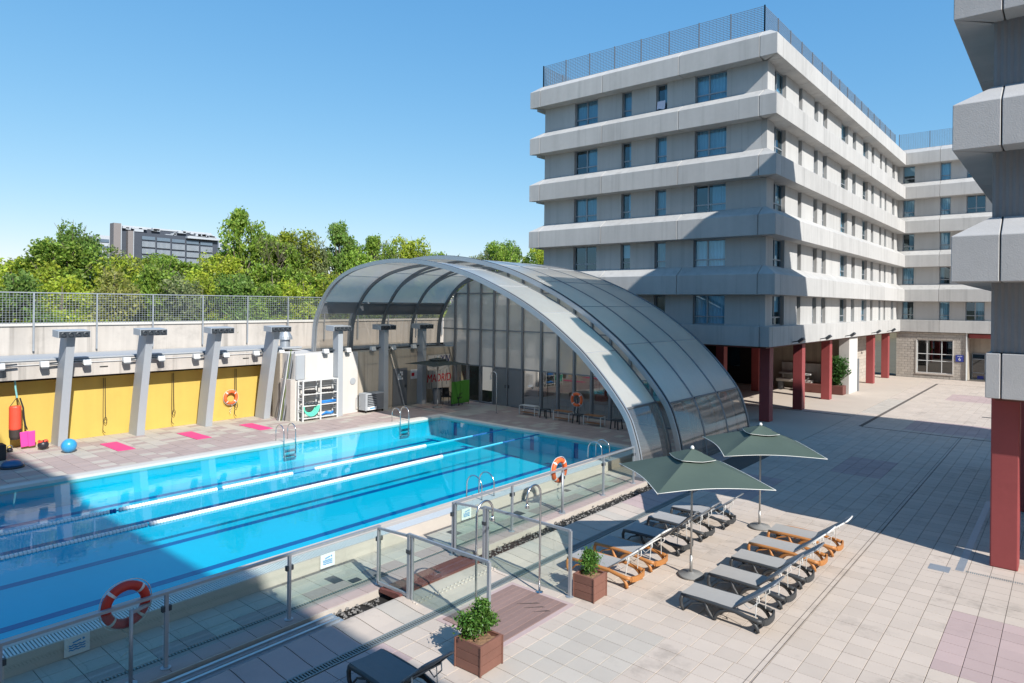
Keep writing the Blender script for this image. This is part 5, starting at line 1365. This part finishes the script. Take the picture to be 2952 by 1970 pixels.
# ================================================================== TREES
random.seed(21)
def tree_meshes(lobes, nleaf, size, lm, H, dead=False):
    tr = MB(); tr.tube([(0, 0, 0), (.05 * H, .02 * H, .3 * H), (.02 * H, -.02 * H, .62 * H), (0, 0, .9 * H)], [.028 * H, .022 * H, .014 * H, .003 * H], 7)
    for c, r in lobes:
        c = Vector(c); h = max(.18, min(.75, c.z / H * .62)); p = Vector((.03 * H * (1 - h), 0, h * H)); mid = (p + c) / 2 + Vector((0, 0, -.03 * H))
        tr.tube([p, mid, c], [.012 * H, .008 * H, .003 * H], 5)
        for k in range(3):
            e = c + Vector((random.uniform(-1, 1), random.uniform(-1, 1), random.uniform(-.2, 1))) * r * 1.2; tr.tube([mid.lerp(c, .5), (mid.lerp(c, .5) + e) / 2, e], [.006 * H, .004 * H, .0015 * H], 4)
    b = MB()
    # leaf clumps on the lobes' skins
    for i in range(nleaf // 9):
        c, r = random.choice(lobes); c = Vector(c)
        d = Vector((random.gauss(0, 1), random.gauss(0, 1), random.gauss(0, 1) * .9 + .15)).normalized(); q = c + d * r * random.uniform(.45, 1.08)
        for j in range(9):
            a = Vector((random.gauss(0, 1), random.gauss(0, 1), random.gauss(0, 1) + .35)).normalized(); u = Vector((random.gauss(0, 1), random.gauss(0, 1), random.gauss(0, .6))); u = (u - a * u.dot(a)).normalized(); e = a.cross(u)
            p = q + Vector((random.gauss(0, 1), random.gauss(0, 1), random.gauss(0, .8))) * r * .16; s = size * random.uniform(.6, 1.3)
            b.add([p - u * s * .5, p + e * s * .28, p + u * s * .5, p - e * s * .28], [(0, 1, 2, 3)])
    return tr.mesh('trunk', 'bark', True), b.mesh('crown', lm)
def lobes_of(kind):
    L = []
    if kind == 'tall':
        for i in range(15):
            z = random.uniform(.34, .93); a = random.uniform(0, 2 * PI); rr = (.26 - .16 * abs(z - .6)) * random.uniform(.1, 1.05); L.append(((rr * math.cos(a), rr * math.sin(a), z), random.uniform(.075, .135)))
        L.append(((.03, 0, .9), .1))
    elif kind == 'round':
        for i in range(16):
            a = random.uniform(0, 2 * PI); z = random.uniform(.3, .88); rr = .34 * math.sqrt(max(0, 1 - ((z - .58) / .42) ** 2)) * random.uniform(.4, 1.05); L.append(((rr * math.cos(a), rr * math.sin(a), z), random.uniform(.09, .16)))
    else:
        for i in range(14):
            a = random.uniform(0, 2 * PI); z = random.uniform(.12, .85); rr = .55 * (1 - .6 * z) * random.uniform(.3, 1.1); L.append(((rr * math.cos(a), rr * math.sin(a), z), random.uniform(.13, .2)))
    return L
VAR = []
for i, (kind, lm, n) in enumerate((('tall', 'leaf_a', 5200), ('round', 'leaf_b', 5600), ('round', 'leaf_a', 5600), ('tall', 'leaf_c', 5200), ('round', 'leaf_e', 4600), ('bush', 'leaf_a', 4200), ('bush', 'leaf_b', 4200), ('bush', 'leaf_d', 3600), ('bush', 'leaf_c', 4200), ('bush', 'leaf_e', 3000), ('round', 'leaf_c', 5400), ('bush', 'leaf_dry', 2600))):
    VAR.append(tree_meshes(lobes_of(kind), int(n * 1.9), .033 if kind != 'bush' else .046, lm, 1.0))
def tree(name, label, cat, v, x, y, z0, top, wid, group):
    t = thing(name, label, cat, (x, y, z0), group); h = (top - z0) / .98; t.scale = (wid, wid, h); t.rotation_euler = (0, 0, random.uniform(0, 6.28))
    tr, cr = VAR[v]; link('trunk', tr, t); link('crown', cr, t)
G1 = 'trees beyond the boundary fence'
TR = [  # variant, X, Y, top z, width, wording
 (1, -44, 10.2, 7.5, 7, 'yellow-green tree at the far left picture edge'), (2, -42, 12.2, 8.5, 6, 'fresh green tree second from the left edge'), (10, -43, 13.35, 9.75, 4.2, 'dark green rounded tree left of the office block'), (4, -44, 15.6, 8.5, 4.5, 'greyish green tree in front of the office block fin'),
 (1, -44, 17.4, 7.9, 6, 'yellow-green tree below the office windows on the left'), (2, -42, 18.2, 8.15, 5.5, 'green tree below the middle of the office block'), (4, -44, 19.9, 8.1, 5, 'pale grey-green tree below the office block right half'), (1, -42, 20.9, 8.3, 5, 'yellow-green tree at the right corner of the office block'),
 (0, -42, 22.0, 11.35, 5.2, 'tallest slender green tree right of the office block'), (2, -42, 24.9, 10.0, 5.6, 'bright green tree right of the bare branches'), (1, -42.5, 26.5, 10.3, 5.4, 'broad yellow-green tree between fence and arch'), (4, -43, 27.6, 10.4, 4.6, 'greyish tree behind the broad yellow-green tree'),
 (3, -42, 29.8, 10.95, 5.2, 'dark slender tree with sky gaps left of the arch'), (2, -42, 31.7, 9.6, 5, 'green tree just left of the arch crown'), (0, -42.5, 33.6, 10.6, 4.8, 'slender green tree above the left slope of the arch'), (4, -43, 35.0, 10.2, 4.6, 'pale tree above the arch'), (1, -42, 36.7, 10.6, 5.4, 'yellow-green tree nearest the arch crown'), (2, -42, 39.3, 9.6, 5, 'green tree half hidden behind the arch crown'),
 (4, -60, 63.6, 12.3, 6, 'small pale tree right of the arch crown'), (2, -60, 68.3, 13.6, 7, 'green tree left of the hotel behind the roof'), (10, -60, 72.9, 14.5, 7.5, 'dark green tree touching the hotel corner behind the roof'), (1, -60, 77.4, 13.8, 7, 'yellow-green tree against the hotel edge behind the roof'), (2, -62, 83, 13.6, 7, 'green tree mostly hidden behind the hotel edge'),
 (2, -52, 19.0, 8.4, 7, 'green tree deep in the wood below the office block'), (10, -50, 27, 9.6, 7, 'dark tree deep in the wood left of the arch'), (3, -50, 37, 10.2, 7, 'dark tree deep in the wood behind the arch'), (10, -52, 12, 8.0, 7, 'dark tree deep in the wood at the left')]
for v, x, y, top, w, lab in TR: tree('tree', lab, 'tree', v, x, y, 3.0, top, w, G1)
BU = [(5, 4.2), (7, 6.6), (8, 8.4), (6, 10.3), (7, 12.3), (5, 14.0), (9, 15.6), (6, 17.1), (8, 18.9), (5, 20.6), (6, 22.6), (6, 24.4), (8, 26.2), (5, 28.2), (7, 30.2), (6, 32.2), (5, 34.5), (9, 37)]
PLACE = ['at the left picture edge', 'left of the first fence post', 'behind the first fence bay', 'behind the leftmost nozzle column head', 'right of the leftmost nozzle column head', 'below the dark rounded tree', 'in front of the office block fin', 'left of the second nozzle column head', 'behind the second nozzle column head', 'between the second and third nozzle heads', 'below the bare branches', 'behind the third nozzle column head', 'left of the fourth nozzle column head', 'behind the fourth nozzle column head', 'beside the arch foot', 'seen through the lower arch panels', 'seen through the arch beside the glazed wall', 'behind the glazed end wall']
WORD = ['fresh green', 'olive', 'dark green', 'yellow-green', 'olive', 'fresh green', 'thin grey-green', 'yellow-green', 'dark green', 'fresh green', 'light green', 'yellow-green', 'dark green', 'fresh green', 'olive', 'yellow-green', 'fresh green', 'thin grey-green']
for i, ((v, y), w) in enumerate(zip(BU, WORD)):
    tree('bush', '%s bush behind the mesh fence, %s' % (w, PLACE[i]), 'bush', v, -36.2 + random.uniform(-1, 1), y, 2.7, random.uniform(6.2, 7.3), random.uniform(3.0, 3.8), 'bushes behind the mesh fence')
for i in range(14):
    y = 6 + i * 2.4
    tree('bush', '%s bush in the second rank %s' % (('green', 'tall', 'leafy')[i % 3], PLACE[min(17, i + 3)]), 'bush', random.choice([5, 6, 8, 7, 6]), -39.4 + random.uniform(-.8, .8), y, 2.8, random.uniform(6.9, 8.0), random.uniform(3.6, 4.4), 'bushes below the treetops')
# bare tree
t = thing('bare_tree', 'leafless grey tree between the tallest tree and the bright green tree', 'tree', (-41.5, 23.5, 3.0), G1)
b = MB()
def twig(p, d, L, r, n):
    q = p + d * L; b.tube([p, (p + q) / 2 + Vector((random.uniform(-.05, .05), random.uniform(-.05, .05), 0)) * L, q], [r, r * .8, r * .55], 4, cap=False)
    if n: 
        for k in range(3): e = (d + Vector((random.uniform(-.7, .7), random.uniform(-.7, .7), random.uniform(-.1, .5)))).normalized(); twig(p.lerp(q, random.uniform(.55, 1)), e, L * random.uniform(.55, .75), r * .5, n - 1)
twig(Vector((-41.5, 23.5, 3.0)), Vector((0, 0, 1)), 3.3, .13, 5); b.build('trunk', 'bark', t)
ub = MB(); random.seed(9)
leaf_quads(ub, [((-33.6 - random.random() * 3, 2 + i * .45, 3.2 + random.random() * .8), .45) for i in range(90)], .2, 16000)
tag(ub.build('undergrowth', 'leaf_c'), 'low green undergrowth behind the fence', 'undergrowth', kind='stuff')
